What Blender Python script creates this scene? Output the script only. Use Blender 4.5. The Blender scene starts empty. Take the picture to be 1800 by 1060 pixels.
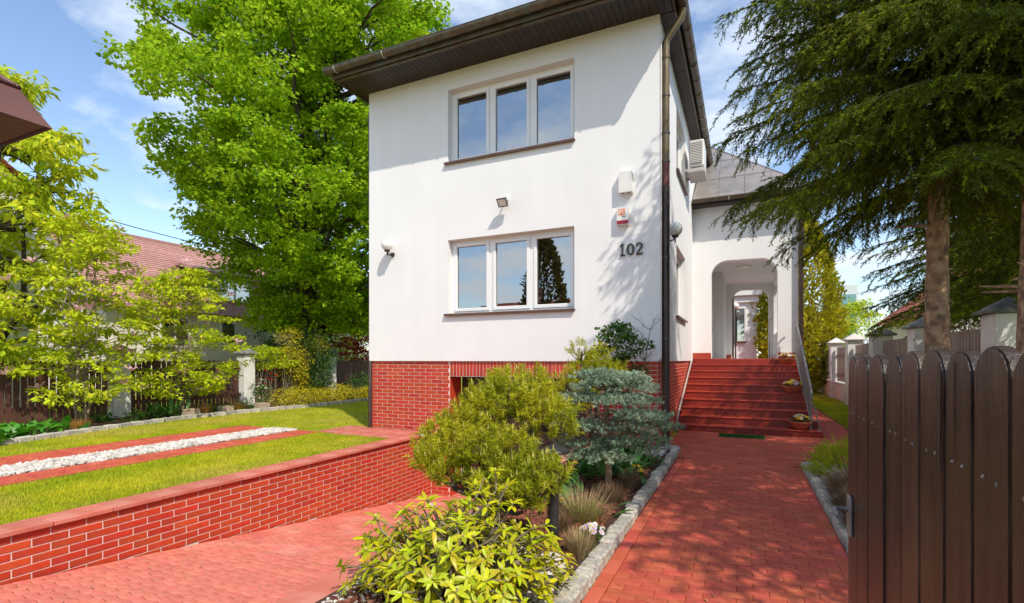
import bpy, bmesh, math, random
import numpy as np
from mathutils import Vector, Matrix

random.seed(7)
RNG = np.random.default_rng(11)
SC = bpy.context.scene
COL = SC.collection
PI = math.pi

# ------------------------------------------------------------------ camera
CAM_H = 1.55
YAW = math.radians(24.65)
cam_data = bpy.data.cameras.new('camera')
cam = bpy.data.objects.new('camera', cam_data)
COL.objects.link(cam)
cam.location = (0, 0, CAM_H)
cam.rotation_euler = (math.radians(90), 0, YAW)
cam_data.sensor_width = 36
cam_data.lens = 17.78
cam_data.shift_y = 0.0567
cam_data.clip_start = 0.05
cam_data.clip_end = 3000
SC.camera = cam

# ------------------------------------------------------------------ light
TO_SUN = Vector((1.0, -0.82, 1.5)).normalized()
SUN_EL = math.asin(TO_SUN.z)
SUN_AZ = math.atan2(TO_SUN.x, TO_SUN.y)
sun_data = bpy.data.lights.new('sun', 'SUN')
sun_data.energy = 2.7
sun_data.angle = math.radians(0.53)
sun_data.color = (1.0, 0.91, 0.76)
sun = bpy.data.objects.new('sun', sun_data)
COL.objects.link(sun)
sun.rotation_euler = (-TO_SUN).to_track_quat('-Z', 'Y').to_euler()
sun.location = (20, -16, 30)

world = bpy.data.worlds.new('World')
SC.world = world
world.use_nodes = True
wn, wl_ = world.node_tree.nodes, world.node_tree.links
wn.clear()
w_out = wn.new('ShaderNodeOutputWorld')
w_bg = wn.new('ShaderNodeBackground')
w_sky = wn.new('ShaderNodeTexSky')
w_sky.sky_type = 'NISHITA'
w_sky.sun_disc = False
w_sky.sun_elevation = SUN_EL
w_sky.sun_rotation = SUN_AZ
w_sky.air_density = 1.0
w_sky.dust_density = 0.6
w_sky.ozone_density = 1.6
w_bg.inputs['Strength'].default_value = 0.15
# clouds: noise over the whole sky dome, projected on a flat layer
w_tc = wn.new('ShaderNodeTexCoord')
w_sep = wn.new('ShaderNodeSeparateXYZ')
w_add = wn.new('ShaderNodeMath'); w_add.operation = 'ADD'; w_add.inputs[1].default_value = 0.16
w_abs = wn.new('ShaderNodeMath'); w_abs.operation = 'MAXIMUM'; w_abs.inputs[1].default_value = 0.0
w_dx = wn.new('ShaderNodeMath'); w_dx.operation = 'DIVIDE'
w_dy = wn.new('ShaderNodeMath'); w_dy.operation = 'DIVIDE'
w_cmb = wn.new('ShaderNodeCombineXYZ')
w_noi = wn.new('ShaderNodeTexNoise')
w_noi.inputs['Scale'].default_value = 1.5
w_noi.inputs['Detail'].default_value = 8.0
w_noi.inputs['Roughness'].default_value = 0.56
w_noi.inputs['Distortion'].default_value = 0.25
w_map = wn.new('ShaderNodeMapping')
w_map.inputs['Location'].default_value = (5.3, 2.1, 0.0)
w_ramp = wn.new('ShaderNodeValToRGB')
w_ramp.color_ramp.elements[0].position = 0.47
w_ramp.color_ramp.elements[1].position = 0.61
w_mix = wn.new('ShaderNodeMix'); w_mix.data_type = 'RGBA'
w_mix.inputs['B'].default_value = (4.1, 4.5, 5.0, 1)
wl_.new(w_tc.outputs['Generated'], w_sep.inputs[0])
wl_.new(w_sep.outputs['Z'], w_abs.inputs[0])
wl_.new(w_abs.outputs[0], w_add.inputs[0])
wl_.new(w_sep.outputs['X'], w_dx.inputs[0]); wl_.new(w_add.outputs[0], w_dx.inputs[1])
wl_.new(w_sep.outputs['Y'], w_dy.inputs[0]); wl_.new(w_add.outputs[0], w_dy.inputs[1])
wl_.new(w_dx.outputs[0], w_cmb.inputs[0]); wl_.new(w_dy.outputs[0], w_cmb.inputs[1])
wl_.new(w_cmb.outputs[0], w_map.inputs[0])
wl_.new(w_map.outputs[0], w_noi.inputs['Vector'])
wl_.new(w_noi.outputs['Fac'], w_ramp.inputs[0])
w_half = wn.new('ShaderNodeMath'); w_half.operation = 'MULTIPLY'; w_half.inputs[1].default_value = 0.92
wl_.new(w_ramp.outputs['Color'], w_half.inputs[0])
wl_.new(w_half.outputs[0], w_mix.inputs['Factor'])
wl_.new(w_sky.outputs[0], w_mix.inputs['A'])
wl_.new(w_mix.outputs['Result'], w_bg.inputs['Color'])
wl_.new(w_bg.outputs[0], w_out.inputs[0])

SC.view_settings.view_transform = 'Standard'
SC.view_settings.look = 'None'
SC.view_settings.gamma = 1.0
SC.view_settings.use_curve_mapping = False
SC.view_settings.exposure = 0.68
SC.render.engine = 'CYCLES'
SC.cycles.use_denoising = True
SC.cycles.max_bounces = 8
SC.cycles.transparent_max_bounces = 12

# ------------------------------------------------------------------ helpers
def wloc(o):
    p = Vector((0, 0, 0))
    while o is not None:
        p += o.location
        o = o.parent
    return p

def tag(o, label=None, cat=None, group=None, kind=None):
    if label: o['label'] = label
    if cat: o['category'] = cat
    if group: o['group'] = group
    if kind: o['kind'] = kind
    return o

def thing(name, label, cat, loc, group=None):
    o = bpy.data.objects.new(name, None)
    o.empty_display_size = 0.2
    COL.objects.link(o)
    o.location = loc
    return tag(o, label, cat, group)

def put(name, me, parent=None, loc=(0, 0, 0), rot=None):
    """object with (shared) mesh at a world location"""
    o = bpy.data.objects.new(name, me)
    COL.objects.link(o)
    l = Vector(loc)
    if parent is not None:
        l = l - wloc(parent)
        o.parent = parent
    o.location = l
    if rot: o.rotation_euler = rot
    return o

class B:
    """collects geometry in world coordinates, builds one mesh object"""
    def __init__(self):
        self.v = []; self.f = []; self.s = []; self.m = []
        self.mi = 0
    def add(self, vs, fs, smooth=False):
        k = len(self.v)
        self.v.extend([tuple(p) for p in vs])
        for f in fs:
            self.f.append(tuple(k + i for i in f)); self.s.append(smooth); self.m.append(self.mi)
        return self
    def quad(self, a, b, c, d):
        return self.add([a, b, c, d], [(0, 1, 2, 3)])
    def box(self, x0, x1, y0, y1, z0, z1):
        return self.add([(x0, y0, z0), (x1, y0, z0), (x1, y1, z0), (x0, y1, z0), (x0, y0, z1), (x1, y0, z1), (x1, y1, z1), (x0, y1, z1)],
                        [(0, 3, 2, 1), (4, 5, 6, 7), (0, 1, 5, 4), (1, 2, 6, 5), (2, 3, 7, 6), (3, 0, 4, 7)])
    def cbox(self, x0, x1, y0, y1, z0, z1, c=0.01, jit=0.0):
        """box with chamfered edges"""
        bm = bmesh.new()
        bmesh.ops.create_cube(bm, size=1.0)
        for v in bm.verts:
            v.co.x = x0 + (v.co.x + .5) * (x1 - x0) + random.uniform(-jit, jit)
            v.co.y = y0 + (v.co.y + .5) * (y1 - y0) + random.uniform(-jit, jit)
            v.co.z = z0 + (v.co.z + .5) * (z1 - z0) + random.uniform(-jit, jit)
        bmesh.ops.bevel(bm, geom=list(bm.edges), offset=c, segments=1, affect='EDGES', profile=0.5)
        self.bm(bm)
        return self
    def bm(self, bm, smooth=False):
        bm.verts.index_update()
        self.add([tuple(v.co) for v in bm.verts], [[v.index for v in f.verts] for f in bm.faces], smooth)
        bm.free()
    def prism(self, poly, fn, d0, d1, smooth=False):
        """poly 2D (counter-clockwise), fn(u,v,d)->xyz"""
        n = len(poly)
        vs = [fn(u, v, d0) for u, v in poly] + [fn(u, v, d1) for u, v in poly]
        fs = [tuple(range(n))[::-1], tuple(range(n, 2 * n))]
        for i in range(n):
            j = (i + 1) % n
            fs.append((i, j, n + j, n + i))
        return self.add(vs, fs, smooth)
    def tube(self, pts, radii, n=8, caps=True):
        pts = [Vector(p) for p in pts]
        if not hasattr(radii, '__len__'): radii = [radii] * len(pts)
        t0 = (pts[1] - pts[0]).normalized()
        ref = Vector((0, 0, 1)) if abs(t0.z) < .9 else Vector((1, 0, 0))
        u = t0.cross(ref).normalized()
        vs = []
        for i, p in enumerate(pts):
            t = (pts[min(i + 1, len(pts) - 1)] - pts[max(i - 1, 0)])
            t = t.normalized() if t.length > 1e-9 else t0
            u = (u - t * u.dot(t)).normalized()
            w = t.cross(u)
            for k in range(n):
                a = 2 * PI * k / n
                vs.append(p + (u * math.cos(a) + w * math.sin(a)) * radii[i])
        fs = []
        for i in range(len(pts) - 1):
            for k in range(n):
                l = (k + 1) % n
                fs.append((i * n + k, i * n + l, (i + 1) * n + l, (i + 1) * n + k))
        self.add(vs, fs, True)
        if caps:
            self.add(vs[:n], [tuple(range(n))[::-1]]); self.add(vs[-n:], [tuple(range(n))])
        return self
    def lathe(self, c, prof, n=16, smooth=True):
        c = Vector(c)
        vs = []
        for r, z in prof:
            for k in range(n):
                a = 2 * PI * k / n
                vs.append((c.x + r * math.cos(a), c.y + r * math.sin(a), c.z + z))
        fs = []
        for i in range(len(prof) - 1):
            for k in range(n):
                l = (k + 1) % n
                fs.append((i * n + k, i * n + l, (i + 1) * n + l, (i + 1) * n + k))
        self.add(vs, fs, smooth)
        self.add(vs[:n], [tuple(range(n))[::-1]]); self.add(vs[-n:], [tuple(range(n))])
        return self
    def sphere(self, c, r, n=20, m=12, sz=1.0):
        c = Vector(c)
        prof = [(max(1e-4, r * math.sin(PI * i / m)), -r * sz * math.cos(PI * i / m)) for i in range(m + 1)]
        return self.lathe(c, prof, n)
    def mesh(self, name, mats, off=(0, 0, 0)):
        me = bpy.data.meshes.new(name)
        o = Vector(off)
        me.from_pydata([(p[0] - o.x, p[1] - o.y, p[2] - o.z) for p in self.v], [], self.f)
        if not isinstance(mats, (list, tuple)): mats = [mats]
        for m in mats: me.materials.append(m)
        me.polygons.foreach_set('use_smooth', self.s)
        if len(mats) > 1: me.polygons.foreach_set('material_index', self.m)
        me.update()
        return me
    def build(self, name, mats, parent=None, loc=None):
        """loc: world origin of the object (top level things)"""
        if parent is not None:
            off = wloc(parent)
            o = bpy.data.objects.new(name, self.mesh(name, mats, off))
            COL.objects.link(o); o.parent = parent
            return o
        loc = loc or (0, 0, 0)
        o = bpy.data.objects.new(name, self.mesh(name, mats, loc))
        COL.objects.link(o); o.location = loc
        return o

def np_mesh(name, V, F, mat, smooth=False):
    """V (n,3), F (m,k) numpy -> mesh"""
    me = bpy.data.meshes.new(name)
    m, k = F.shape
    me.vertices.add(len(V)); me.vertices.foreach_set('co', V.astype(np.float32).ravel())
    me.loops.add(m * k); me.loops.foreach_set('vertex_index', F.astype(np.int32).ravel())
    me.polygons.add(m)
    me.polygons.foreach_set('loop_start', np.arange(0, m * k, k, dtype=np.int32))
    try: me.polygons.foreach_set('loop_total', np.full(m, k, dtype=np.int32))
    except Exception: pass
    me.polygons.foreach_set('use_smooth', np.full(m, smooth, dtype=bool))
    me.update(calc_edges=True); me.validate()
    me.materials.append(mat)
    return me

def np_obj(name, V, F, mat, parent=None, loc=None, smooth=False):
    off = np.array(wloc(parent)) if parent is not None else np.array(loc if loc is not None else (0, 0, 0), float)
    o = bpy.data.objects.new(name, np_mesh(name, V - off, F, mat, smooth))
    COL.objects.link(o)
    if parent is not None: o.parent = parent
    else: o.location = tuple(off)
    return o

def norm(a):
    return a / np.maximum(np.linalg.norm(a, axis=-1, keepdims=True), 1e-9)

def stamp(tv, tf, P, D, N, L, W):
    """template (x along D, y across, z along N) stamped at every P"""
    P = np.asarray(P, float); D = norm(np.asarray(D, float)); N = np.asarray(N, float)
    S = norm(np.cross(N, D)); N = np.cross(D, S)
    n = len(P); m = len(tv)
    L = np.broadcast_to(np.asarray(L, float), (n,)); W = np.broadcast_to(np.asarray(W, float), (n,))
    V = (P[:, None, :] + tv[None, :, 0:1] * (L[:, None] )[:, :, None] * D[:, None, :]
         + tv[None, :, 1:2] * (W[:, None])[:, :, None] * S[:, None, :]
         + tv[None, :, 2:3] * (W[:, None])[:, :, None] * N[:, None, :])
    F = tf[None, :, :] + (np.arange(n) * m)[:, None, None]
    return V.reshape(-1, 3), F.reshape(-1, tf.shape[1])

def rnd_unit(n, rng=RNG):
    return norm(rng.normal(size=(n, 3)))

# ------------------------------------------------------------------ materials
def nd(nt, t, **kw):
    n = nt.nodes.new(t)
    for k, v in kw.items(): setattr(n, k, v)
    return n

def pmat(name, c1, c2=None, scale=6.0, rough=0.7, island=0.0, objr=0.0, bump=0.0, bscale=40.0, metallic=0.0, transl=0.0,
         tcol=None, detail=4.0, stretch=None, spec=0.5, lo=0.35, hi=0.65, c3=None, s3=1.0, hue=0.0, coat=0.0):
    """procedural surface: two-tone noise, large blotches, per-piece variation, fine relief"""
    m = bpy.data.materials.new(name)
    m.use_nodes = True
    nt = m.node_tree; L = nt.links
    nt.nodes.clear()
    out = nd(nt, 'ShaderNodeOutputMaterial')
    bs = nd(nt, 'ShaderNodeBsdfPrincipled')
    bs.inputs['Roughness'].default_value = rough
    bs.inputs['Metallic'].default_value = metallic
    bs.inputs['Specular IOR Level'].default_value = spec
    if coat: bs.inputs['Coat Weight'].default_value = coat
    tc = nd(nt, 'ShaderNodeTexCoord')
    src = tc.outputs['Object']
    if stretch:
        mp = nd(nt, 'ShaderNodeMapping'); mp.inputs['Scale'].default_value = stretch
        L.new(src, mp.inputs[0]); src = mp.outputs[0]
    c2 = c2 or c1
    noi = nd(nt, 'ShaderNodeTexNoise'); noi.inputs['Scale'].default_value = scale; noi.inputs['Detail'].default_value = detail
    L.new(src, noi.inputs['Vector'])
    rp = nd(nt, 'ShaderNodeValToRGB')
    rp.color_ramp.elements[0].position = lo; rp.color_ramp.elements[1].position = hi
    rp.color_ramp.elements[0].color = (*c1, 1); rp.color_ramp.elements[1].color = (*c2, 1)
    L.new(noi.outputs['Fac'], rp.inputs[0])
    col = rp.outputs['Color']
    if c3:
        n3 = nd(nt, 'ShaderNodeTexNoise'); n3.inputs['Scale'].default_value = s3; n3.inputs['Detail'].default_value = 5
        L.new(tc.outputs['Object'], n3.inputs['Vector'])
        r3 = nd(nt, 'ShaderNodeValToRGB'); r3.color_ramp.elements[0].position = .48; r3.color_ramp.elements[1].position = .68
        L.new(n3.outputs['Fac'], r3.inputs[0])
        mx = nd(nt, 'ShaderNodeMix', data_type='RGBA'); mx.inputs['B'].default_value = (*c3, 1)
        L.new(r3.outputs['Color'], mx.inputs['Factor']); L.new(col, mx.inputs['A'])
        col = mx.outputs['Result']
    if island or objr or hue:
        hs = nd(nt, 'ShaderNodeHueSaturation')
        if island:
            g = nd(nt, 'ShaderNodeNewGeometry'); r = g.outputs['Random Per Island']
        else:
            g = nd(nt, 'ShaderNodeObjectInfo'); r = g.outputs['Random']
        amt = island or objr
        mr = nd(nt, 'ShaderNodeMapRange')
        mr.inputs['To Min'].default_value = 1 - amt; mr.inputs['To Max'].default_value = 1 + amt
        L.new(r, mr.inputs['Value']); L.new(mr.outputs[0], hs.inputs['Value'])
        if hue:
            mh = nd(nt, 'ShaderNodeMapRange')
            mh.inputs['To Min'].default_value = .5 - hue; mh.inputs['To Max'].default_value = .5 + hue
            mm = nd(nt, 'ShaderNodeMath', operation='FRACT')
            m7 = nd(nt, 'ShaderNodeMath', operation='MULTIPLY'); m7.inputs[1].default_value = 7.31
            L.new(r, m7.inputs[0]); L.new(m7.outputs[0], mm.inputs[0])
            L.new(mm.outputs[0], mh.inputs['Value']); L.new(mh.outputs[0], hs.inputs['Hue'])
        L.new(col, hs.inputs['Color']); col = hs.outputs['Color']
    L.new(col, bs.inputs['Base Color'])
    if bump:
        bn = nd(nt, 'ShaderNodeTexNoise'); bn.inputs['Scale'].default_value = bscale; bn.inputs['Detail'].default_value = 5
        L.new(src, bn.inputs['Vector'])
        bp = nd(nt, 'ShaderNodeBump'); bp.inputs['Strength'].default_value = min(1, bump); bp.inputs['Distance'].default_value = 0.02
        L.new(bn.outputs['Fac'], bp.inputs['Height']); L.new(bp.outputs[0], bs.inputs['Normal'])
    sh = bs.outputs[0]
    if transl:
        tr = nd(nt, 'ShaderNodeBsdfTranslucent')
        if tcol: tr.inputs['Color'].default_value = (*tcol, 1)
        else: L.new(col, tr.inputs['Color'])
        ms = nd(nt, 'ShaderNodeMixShader'); ms.inputs[0].default_value = transl
        L.new(sh, ms.inputs[1]); L.new(tr.outputs[0], ms.inputs[2]); sh = ms.outputs[0]
    L.new(sh, out.inputs['Surface'])
    return m

def glass_mat(name, tint=(.74, .73, .71), mixf=0.5):
    m = bpy.data.materials.new(name); m.use_nodes = True
    nt = m.node_tree; L = nt.links; nt.nodes.clear()
    out = nd(nt, 'ShaderNodeOutputMaterial')
    gl = nd(nt, 'ShaderNodeBsdfGlossy'); gl.inputs['Roughness'].default_value = 0.012; gl.inputs['Color'].default_value = (*tint, 1)
    tr = nd(nt, 'ShaderNodeBsdfTransparent'); tr.inputs['Color'].default_value = (.75, .8, .82, 1)
    lw = nd(nt, 'ShaderNodeLayerWeight'); lw.inputs['Blend'].default_value = 0.35
    mr = nd(nt, 'ShaderNodeMapRange'); mr.inputs['To Min'].default_value = mixf; mr.inputs['To Max'].default_value = 0.95
    no = nd(nt, 'ShaderNodeTexNoise'); no.inputs['Scale'].default_value = 1.4; no.inputs['Detail'].default_value = 1
    tc = nd(nt, 'ShaderNodeTexCoord'); L.new(tc.outputs['Object'], no.inputs['Vector'])
    bp = nd(nt, 'ShaderNodeBump'); bp.inputs['Strength'].default_value = .12; bp.inputs['Distance'].default_value = .02
    L.new(no.outputs['Fac'], bp.inputs['Height']); L.new(bp.outputs[0], gl.inputs['Normal'])
    ms = nd(nt, 'ShaderNodeMixShader')
    L.new(lw.outputs['Facing'], mr.inputs['Value']); L.new(mr.outputs[0], ms.inputs[0])
    L.new(tr.outputs[0], ms.inputs[1]); L.new(gl.outputs[0], ms.inputs[2])
    L.new(ms.outputs[0], out.inputs['Surface'])
    return m

M = {}
M['plaster'] = pmat('white_plaster', (.81, .815, .825), (.835, .84, .85), 1.6, .9, bump=.2, bscale=160, spec=.2, stretch=(2.2, 2.2, .22), c3=(.795, .80, .807), s3=.7)
M['plaster_old'] = pmat('garden_wall_plaster', (.74, .73, .71), (.82, .81, .79), 2.5, .9, bump=.25, bscale=60, spec=.2, c3=(.66, .63, .59), s3=1.8)
M['brick'] = pmat('red_clinker', (.46, .045, .014), (.53, .064, .023), 9, .5, objr=.13, bump=.3, bscale=70, hue=.006, c3=(.38, .052, .026), s3=1.3, spec=.45)
M['brick_isl'] = pmat('red_clinker_far', (.46, .045, .014), (.53, .064, .023), 9, .5, island=.085, bump=.2, bscale=70, hue=.003, spec=.45)
M['mortar'] = pmat('pale_mortar', (.68, .60, .55), (.76, .70, .65), 14, .95, bump=.3, bscale=120, spec=.1)
M['cap'] = pmat('red_tile_cap', (.48, .13, .09), (.56, .17, .125), 5, .55, objr=.08, bump=.15, bscale=60, c3=(.56, .22, .17), s3=3)
M['paver'] = pmat('red_paver', (.44, .078, .042), (.52, .104, .058), 16, .8, objr=.11, bump=.45, bscale=110, c3=(.56, .12, .08), s3=2.2, hue=.006, spec=.3)
M['paver_isl'] = pmat('red_paver_far', (.44, .078, .042), (.52, .104, .058), 16, .8, island=.11, bump=.45, bscale=110, c3=(.56, .12, .08), s3=2.2, hue=.006, spec=.3)
M['paver_drive'] = pmat('bleached_paver', (.60, .155, .11), (.66, .20, .15), 16, .85, objr=.1, bump=.4, bscale=110, c3=(.68, .26, .20), s3=1.6, hue=.004, spec=.25)
M['paver_drive_isl'] = pmat('bleached_paver_far', (.60, .155, .11), (.66, .20, .15), 16, .85, island=.1, bump=.4, bscale=110, c3=(.68, .26, .20), s3=1.6, hue=.004, spec=.25)
M['joint'] = pmat('paver_joint_sand', (.17, .045, .035), (.27, .085, .06), 12, .95, bump=.4, bscale=150, spec=.1)
M['riser'] = pmat('red_riser_tile_shade_toned', (.22, .020, .011), (.27, .03, .016), 8, .4, objr=.08, bump=.08, bscale=50)  # same red tile as the treads, riser shade put into the colour
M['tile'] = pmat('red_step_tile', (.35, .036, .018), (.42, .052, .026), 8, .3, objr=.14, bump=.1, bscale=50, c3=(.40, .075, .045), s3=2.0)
M['wood_dark'] = pmat('dark_stained_wood', (.028, .017, .015), (.054, .035, .030), 5, .27, objr=.22, bump=.3, bscale=24, stretch=(7, 7, .6), spec=.4, c3=(.085, .055, .034), s3=2.6)
M['wood_left'] = pmat('red_brown_fence_wood', (.075, .028, .02), (.13, .05, .035), 5, .6, objr=.2, bump=.3, bscale=24, stretch=(7, 7, .6))
M['wood_grey'] = pmat('weathered_fence_wood', (.27, .20, .165), (.36, .28, .24), 5, .75, objr=.15, bump=.3, bscale=24, stretch=(7, 7, .6))
M['soffit'] = pmat('dark_brown_soffit', (.024, .014, .013), (.040, .024, .021), 6, .5, objr=.2, bump=.2, bscale=30)
M['gutter'] = pmat('weathered_copper_gutter', (.09, .066, .046), (.15, .115, .078), 7, .45, bump=.1, bscale=30, metallic=.35, c3=(.10, .125, .10), s3=5)
M['pipe_gold'] = pmat('weathered_copper_pipe', (.12, .085, .045), (.18, .13, .068), 6, .42, metallic=.45, stretch=(4, 4, .5), c3=(.16, .15, .09), s3=4)
M['pipe_dark'] = pmat('dark_brown_pipe', (.035, .021, .017), (.06, .034, .027), 6, .38)
M['pipe_red'] = pmat('red_brown_pipe', (.13, .035, .028), (.17, .05, .04), 6, .4)
M['pvc'] = pmat('white_window_frame', (.80, .81, .82), (.83, .84, .85), 3, .3, spec=.5)
M['sill'] = pmat('brown_metal_sill', (.10, .055, .04), (.13, .075, .055), 6, .4)
M['glass'] = glass_mat('window_glass')
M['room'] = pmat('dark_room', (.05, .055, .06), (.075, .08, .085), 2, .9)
M['blind'] = pmat('pale_roller_blind', (.80, .82, .83), (.84, .86, .87), 30, .8)
M['white_plastic'] = pmat('white_plastic', (.74, .73, .70), (.79, .78, .76), 3, .4)
M['opal'] = pmat('opal_globe', (.78, .78, .76), (.82, .82, .80), 3, .22, spec=.6)
M['black_metal'] = pmat('black_metal', (.03, .03, .032), (.05, .05, .052), 8, .4, metallic=.3)
M['iron'] = pmat('dark_iron_numeral', (.055, .048, .044), (.09, .08, .072), 12, .5, metallic=.3)
M['grey_metal'] = pmat('grey_painted_metal', (.20, .195, .19), (.27, .265, .255), 8, .45, metallic=.3)
M['steel'] = pmat('stringer_metal', (.50, .46, .43), (.58, .53, .50), 8, .4, metallic=.3)
M['orange'] = pmat('orange_sticker', (.78, .13, .02), (.80, .16, .03), 3, .5)
M['crimson'] = pmat('crimson_lens', (.27, .006, .025), (.33, .01, .035), 3, .25)
M['sheet'] = pmat('grey_sheet_metal', (.22, .20, .19), (.32, .295, .28), 3, .42, objr=.08, metallic=.35, c3=(.34, .29, .265), s3=1.1, bump=.05, bscale=5)
M['terracotta'] = pmat('terracotta', (.40, .10, .045), (.48, .135, .065), 10, .7, bump=.15)
M['mat_green'] = pmat('green_turf_mat', (.02, .13, .015), (.035, .19, .025), 60, .95, bump=1, bscale=240)
M['granite'] = pmat('granite_sett', (.28, .26, .23), (.48, .46, .42), 22, .9, objr=.22, bump=.7, bscale=45, c3=(.62, .52, .38), s3=7, spec=.2)
M['boulder'] = pmat('pale_boulder', (.50, .46, .38), (.62, .58, .50), 7, .9, bump=.5, bscale=20, c3=(.44, .38, .29), s3=4)
M['gravel'] = pmat('white_gravel', (.46, .42, .375), (.64, .61, .57), 9, .85, island=.28, hue=.01, bump=.3, bscale=50)
M['gravel_base'] = pmat('gravel_base', (.48, .43, .38), (.62, .57, .52), 40, .95, bump=.8, bscale=80)
M['mulch'] = pmat('bark_mulch', (.12, .040, .022), (.24, .085, .05), 14, .9, island=.45, hue=.02)
M['soil'] = pmat('dark_soil', (.045, .022, .014), (.085, .04, .025), 22, .95, bump=.8, bscale=60)
M['lawn'] = pmat('lawn', (.26, .29, .016), (.36, .38, .022), 2.4, .9, bump=.9, bscale=130, c3=(.36, .35, .05), s3=1.0, spec=.15)
M['blade'] = pmat('grass_blade', (.34, .42, .014), (.60, .58, .028), 1.2, .7, island=.3, hue=.02, transl=.35, spec=.2, c3=(.58, .50, .09), s3=.7)
M['asphalt'] = pmat('asphalt', (.045, .045, .046), (.07, .07, .07), 30, .9, bump=.4, bscale=200)
M['paving_grey'] = pmat('grey_pavement', (.28, .26, .24), (.36, .34, .31), 9, .9, bump=.3, bscale=90)
M['bark'] = pmat('spruce_bark', (.26, .15, .085), (.50, .33, .20), 14, .9, bump=1, bscale=26, stretch=(1, 1, .6), c3=(.13, .085, .055), s3=9)
M['bark_dark'] = pmat('dark_bark', (.055, .038, .026), (.10, .075, .052), 7, .95, bump=1, bscale=22, stretch=(1, 1, .35))
M['bark_grey'] = pmat('grey_twig_bark', (.19, .15, .10), (.30, .25, .18), 9, .9, bump=.5, bscale=30)
def leafm(name, a, b, isl=.3, hue=.02, tr=.4, scale=.8, rough=.6, spec=.16, c3=None):
    return pmat(name, a, b, scale, rough, island=isl, hue=hue, transl=tr, spec=spec, c3=c3, s3=.5)
M['leaf_tree'] = leafm('big_tree_leaf', (.24, .41, .012), (.41, .58, .020), .34, .016, .5)
M['leaf_left'] = leafm('left_tree_leaf', (.42, .54, .018), (.62, .66, .035), .3, .025, .5)
M['leaf_mag'] = leafm('magnolia_leaf', (.44, .54, .016), (.64, .70, .03), .28, .02, .45)
M['leaf_rhodo'] = pmat('rhododendron_leaf', (.40, .50, .010), (.62, .64, .016), 6, .4, objr=.28, hue=.022, transl=.3, spec=.5)
M['leaf_rhodo_y'] = pmat('rhododendron_yellow_leaf', (.52, .42, .015), (.60, .48, .03), 6, .35, objr=.16, hue=.015, transl=.3, spec=.5)
M['leaf_rhodo_isl'] = leafm('rhododendron_leaf_inner', (.44, .50, .008), (.62, .62, .015), .3, .03, .35, 3, .45, .25)
M['leaf_green'] = leafm('green_leaf', (.05, .14, .018), (.10, .22, .03), .3, .02, .35, 3)
M['leaf_shrub'] = leafm('dark_green_leaf', (.045, .12, .02), (.09, .19, .03), .3, .02, .3, 3)
M['leaf_hosta'] = pmat('hosta_leaf', (.06, .24, .014), (.11, .33, .025), 4, .4, objr=.2, hue=.012, transl=.3)
M['leaf_tulip'] = pmat('tulip_leaf', (.055, .17, .03), (.10, .25, .05), 4, .4, objr=.2, hue=.012, transl=.3)
M['leaf_yellow'] = leafm('golden_leaf', (.42, .38, .015), (.58, .50, .03), .3, .025, .35, 2)
M['leaf_red'] = leafm('red_maple_leaf', (.36, .022, .02), (.52, .05, .03), .3, .015, .35, 2)
M['leaf_thuja'] = leafm('golden_thuja_foliage', (.40, .38, .015), (.60, .54, .03), .35, .02, .35, .6, c3=(.24, .27, .015))
M['leaf_ivy'] = leafm('ivy_leaf', (.16, .18, .02), (.27, .25, .035), .35, .03, .3, .6, c3=(.30, .17, .04))
M['leaf_hedge'] = leafm('hedge_leaf', (.04, .11, .02), (.08, .18, .03), .35, .02, .3, 1)
M['leaf_dthuja'] = leafm('dark_thuja_foliage', (.10, .085, .02), (.15, .12, .03), .3, .02, .2, 1)
M['needle_spruce'] = leafm('spruce_needles', (.075, .10, .010), (.145, .175, .015), .38, .025, .36, .9, .6, .12)
M['needle_tip'] = leafm('spruce_new_growth', (.20, .30, .014), (.32, .42, .02), .25, .02, .45, .9, .6, .12)
M['needle_mugo'] = leafm('mugo_needles', (.28, .325, .012), (.52, .50, .022), .38, .018, .25, 2.0, .6, .15)
M['candle'] = leafm('mugo_candle', (.52, .44, .12), (.60, .52, .17), .15, .01, .1, 2)
M['needle_blue'] = leafm('blue_spruce_needles', (.165, .25, .155), (.38, .46, .32), .42, .03, .12, 2, .6, .2)
M['needle_gold'] = leafm('golden_conifer_needles', (.34, .42, .02), (.46, .50, .03), .25, .02, .3, 2)
M['heather'] = leafm('brown_heather', (.19, .115, .065), (.29, .19, .11), .35, .03, .2, 3)
M['straw'] = leafm('straw_grass', (.36, .28, .14), (.50, .40, .22), .3, .03, .3, 3)
M['fresh_grass'] = leafm('fresh_grass', (.24, .28, .04), (.36, .37, .06), .3, .03, .3, 3)
M['orange_grass'] = leafm('orange_sedge', (.40, .20, .04), (.52, .28, .07), .3, .03, .3, 3)
M['pet_pink'] = pmat('pink_petal', (.66, .33, .44), (.76, .48, .58), 6, .6, objr=.12, transl=.3)
M['pet_white'] = pmat('white_petal', (.80, .80, .76), (.84, .84, .80), 6, .6, transl=.3)
M['pet_lilac'] = pmat('lilac_petal', (.55, .38, .72), (.78, .68, .84), 25, .6, transl=.3)
M['pet_yellow'] = pmat('yellow_petal', (.75, .50, .01), (.80, .58, .02), 9, .6, transl=.3)
M['pet_red'] = pmat('red_petal', (.62, .01, .01), (.70, .02, .015), 9, .6, transl=.3)
M['pet_dark'] = pmat('pansy_eye', (.06, .01, .03), (.09, .02, .04), 9, .7)
M['roof_mauve'] = pmat('mauve_roof_tiles', (.44, .23, .21), (.52, .29, .265), 4, .7, island=.1, bump=.3, bscale=20)
M['roof_red'] = pmat('orange_red_roof_tiles', (.46, .10, .05), (.54, .14, .075), 4, .75, island=.12, bump=.3, bscale=20)
M['cream'] = pmat('cream_render', (.78, .71, .64), (.83, .77, .70), 2, .9, bump=.1, bscale=80)
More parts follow.
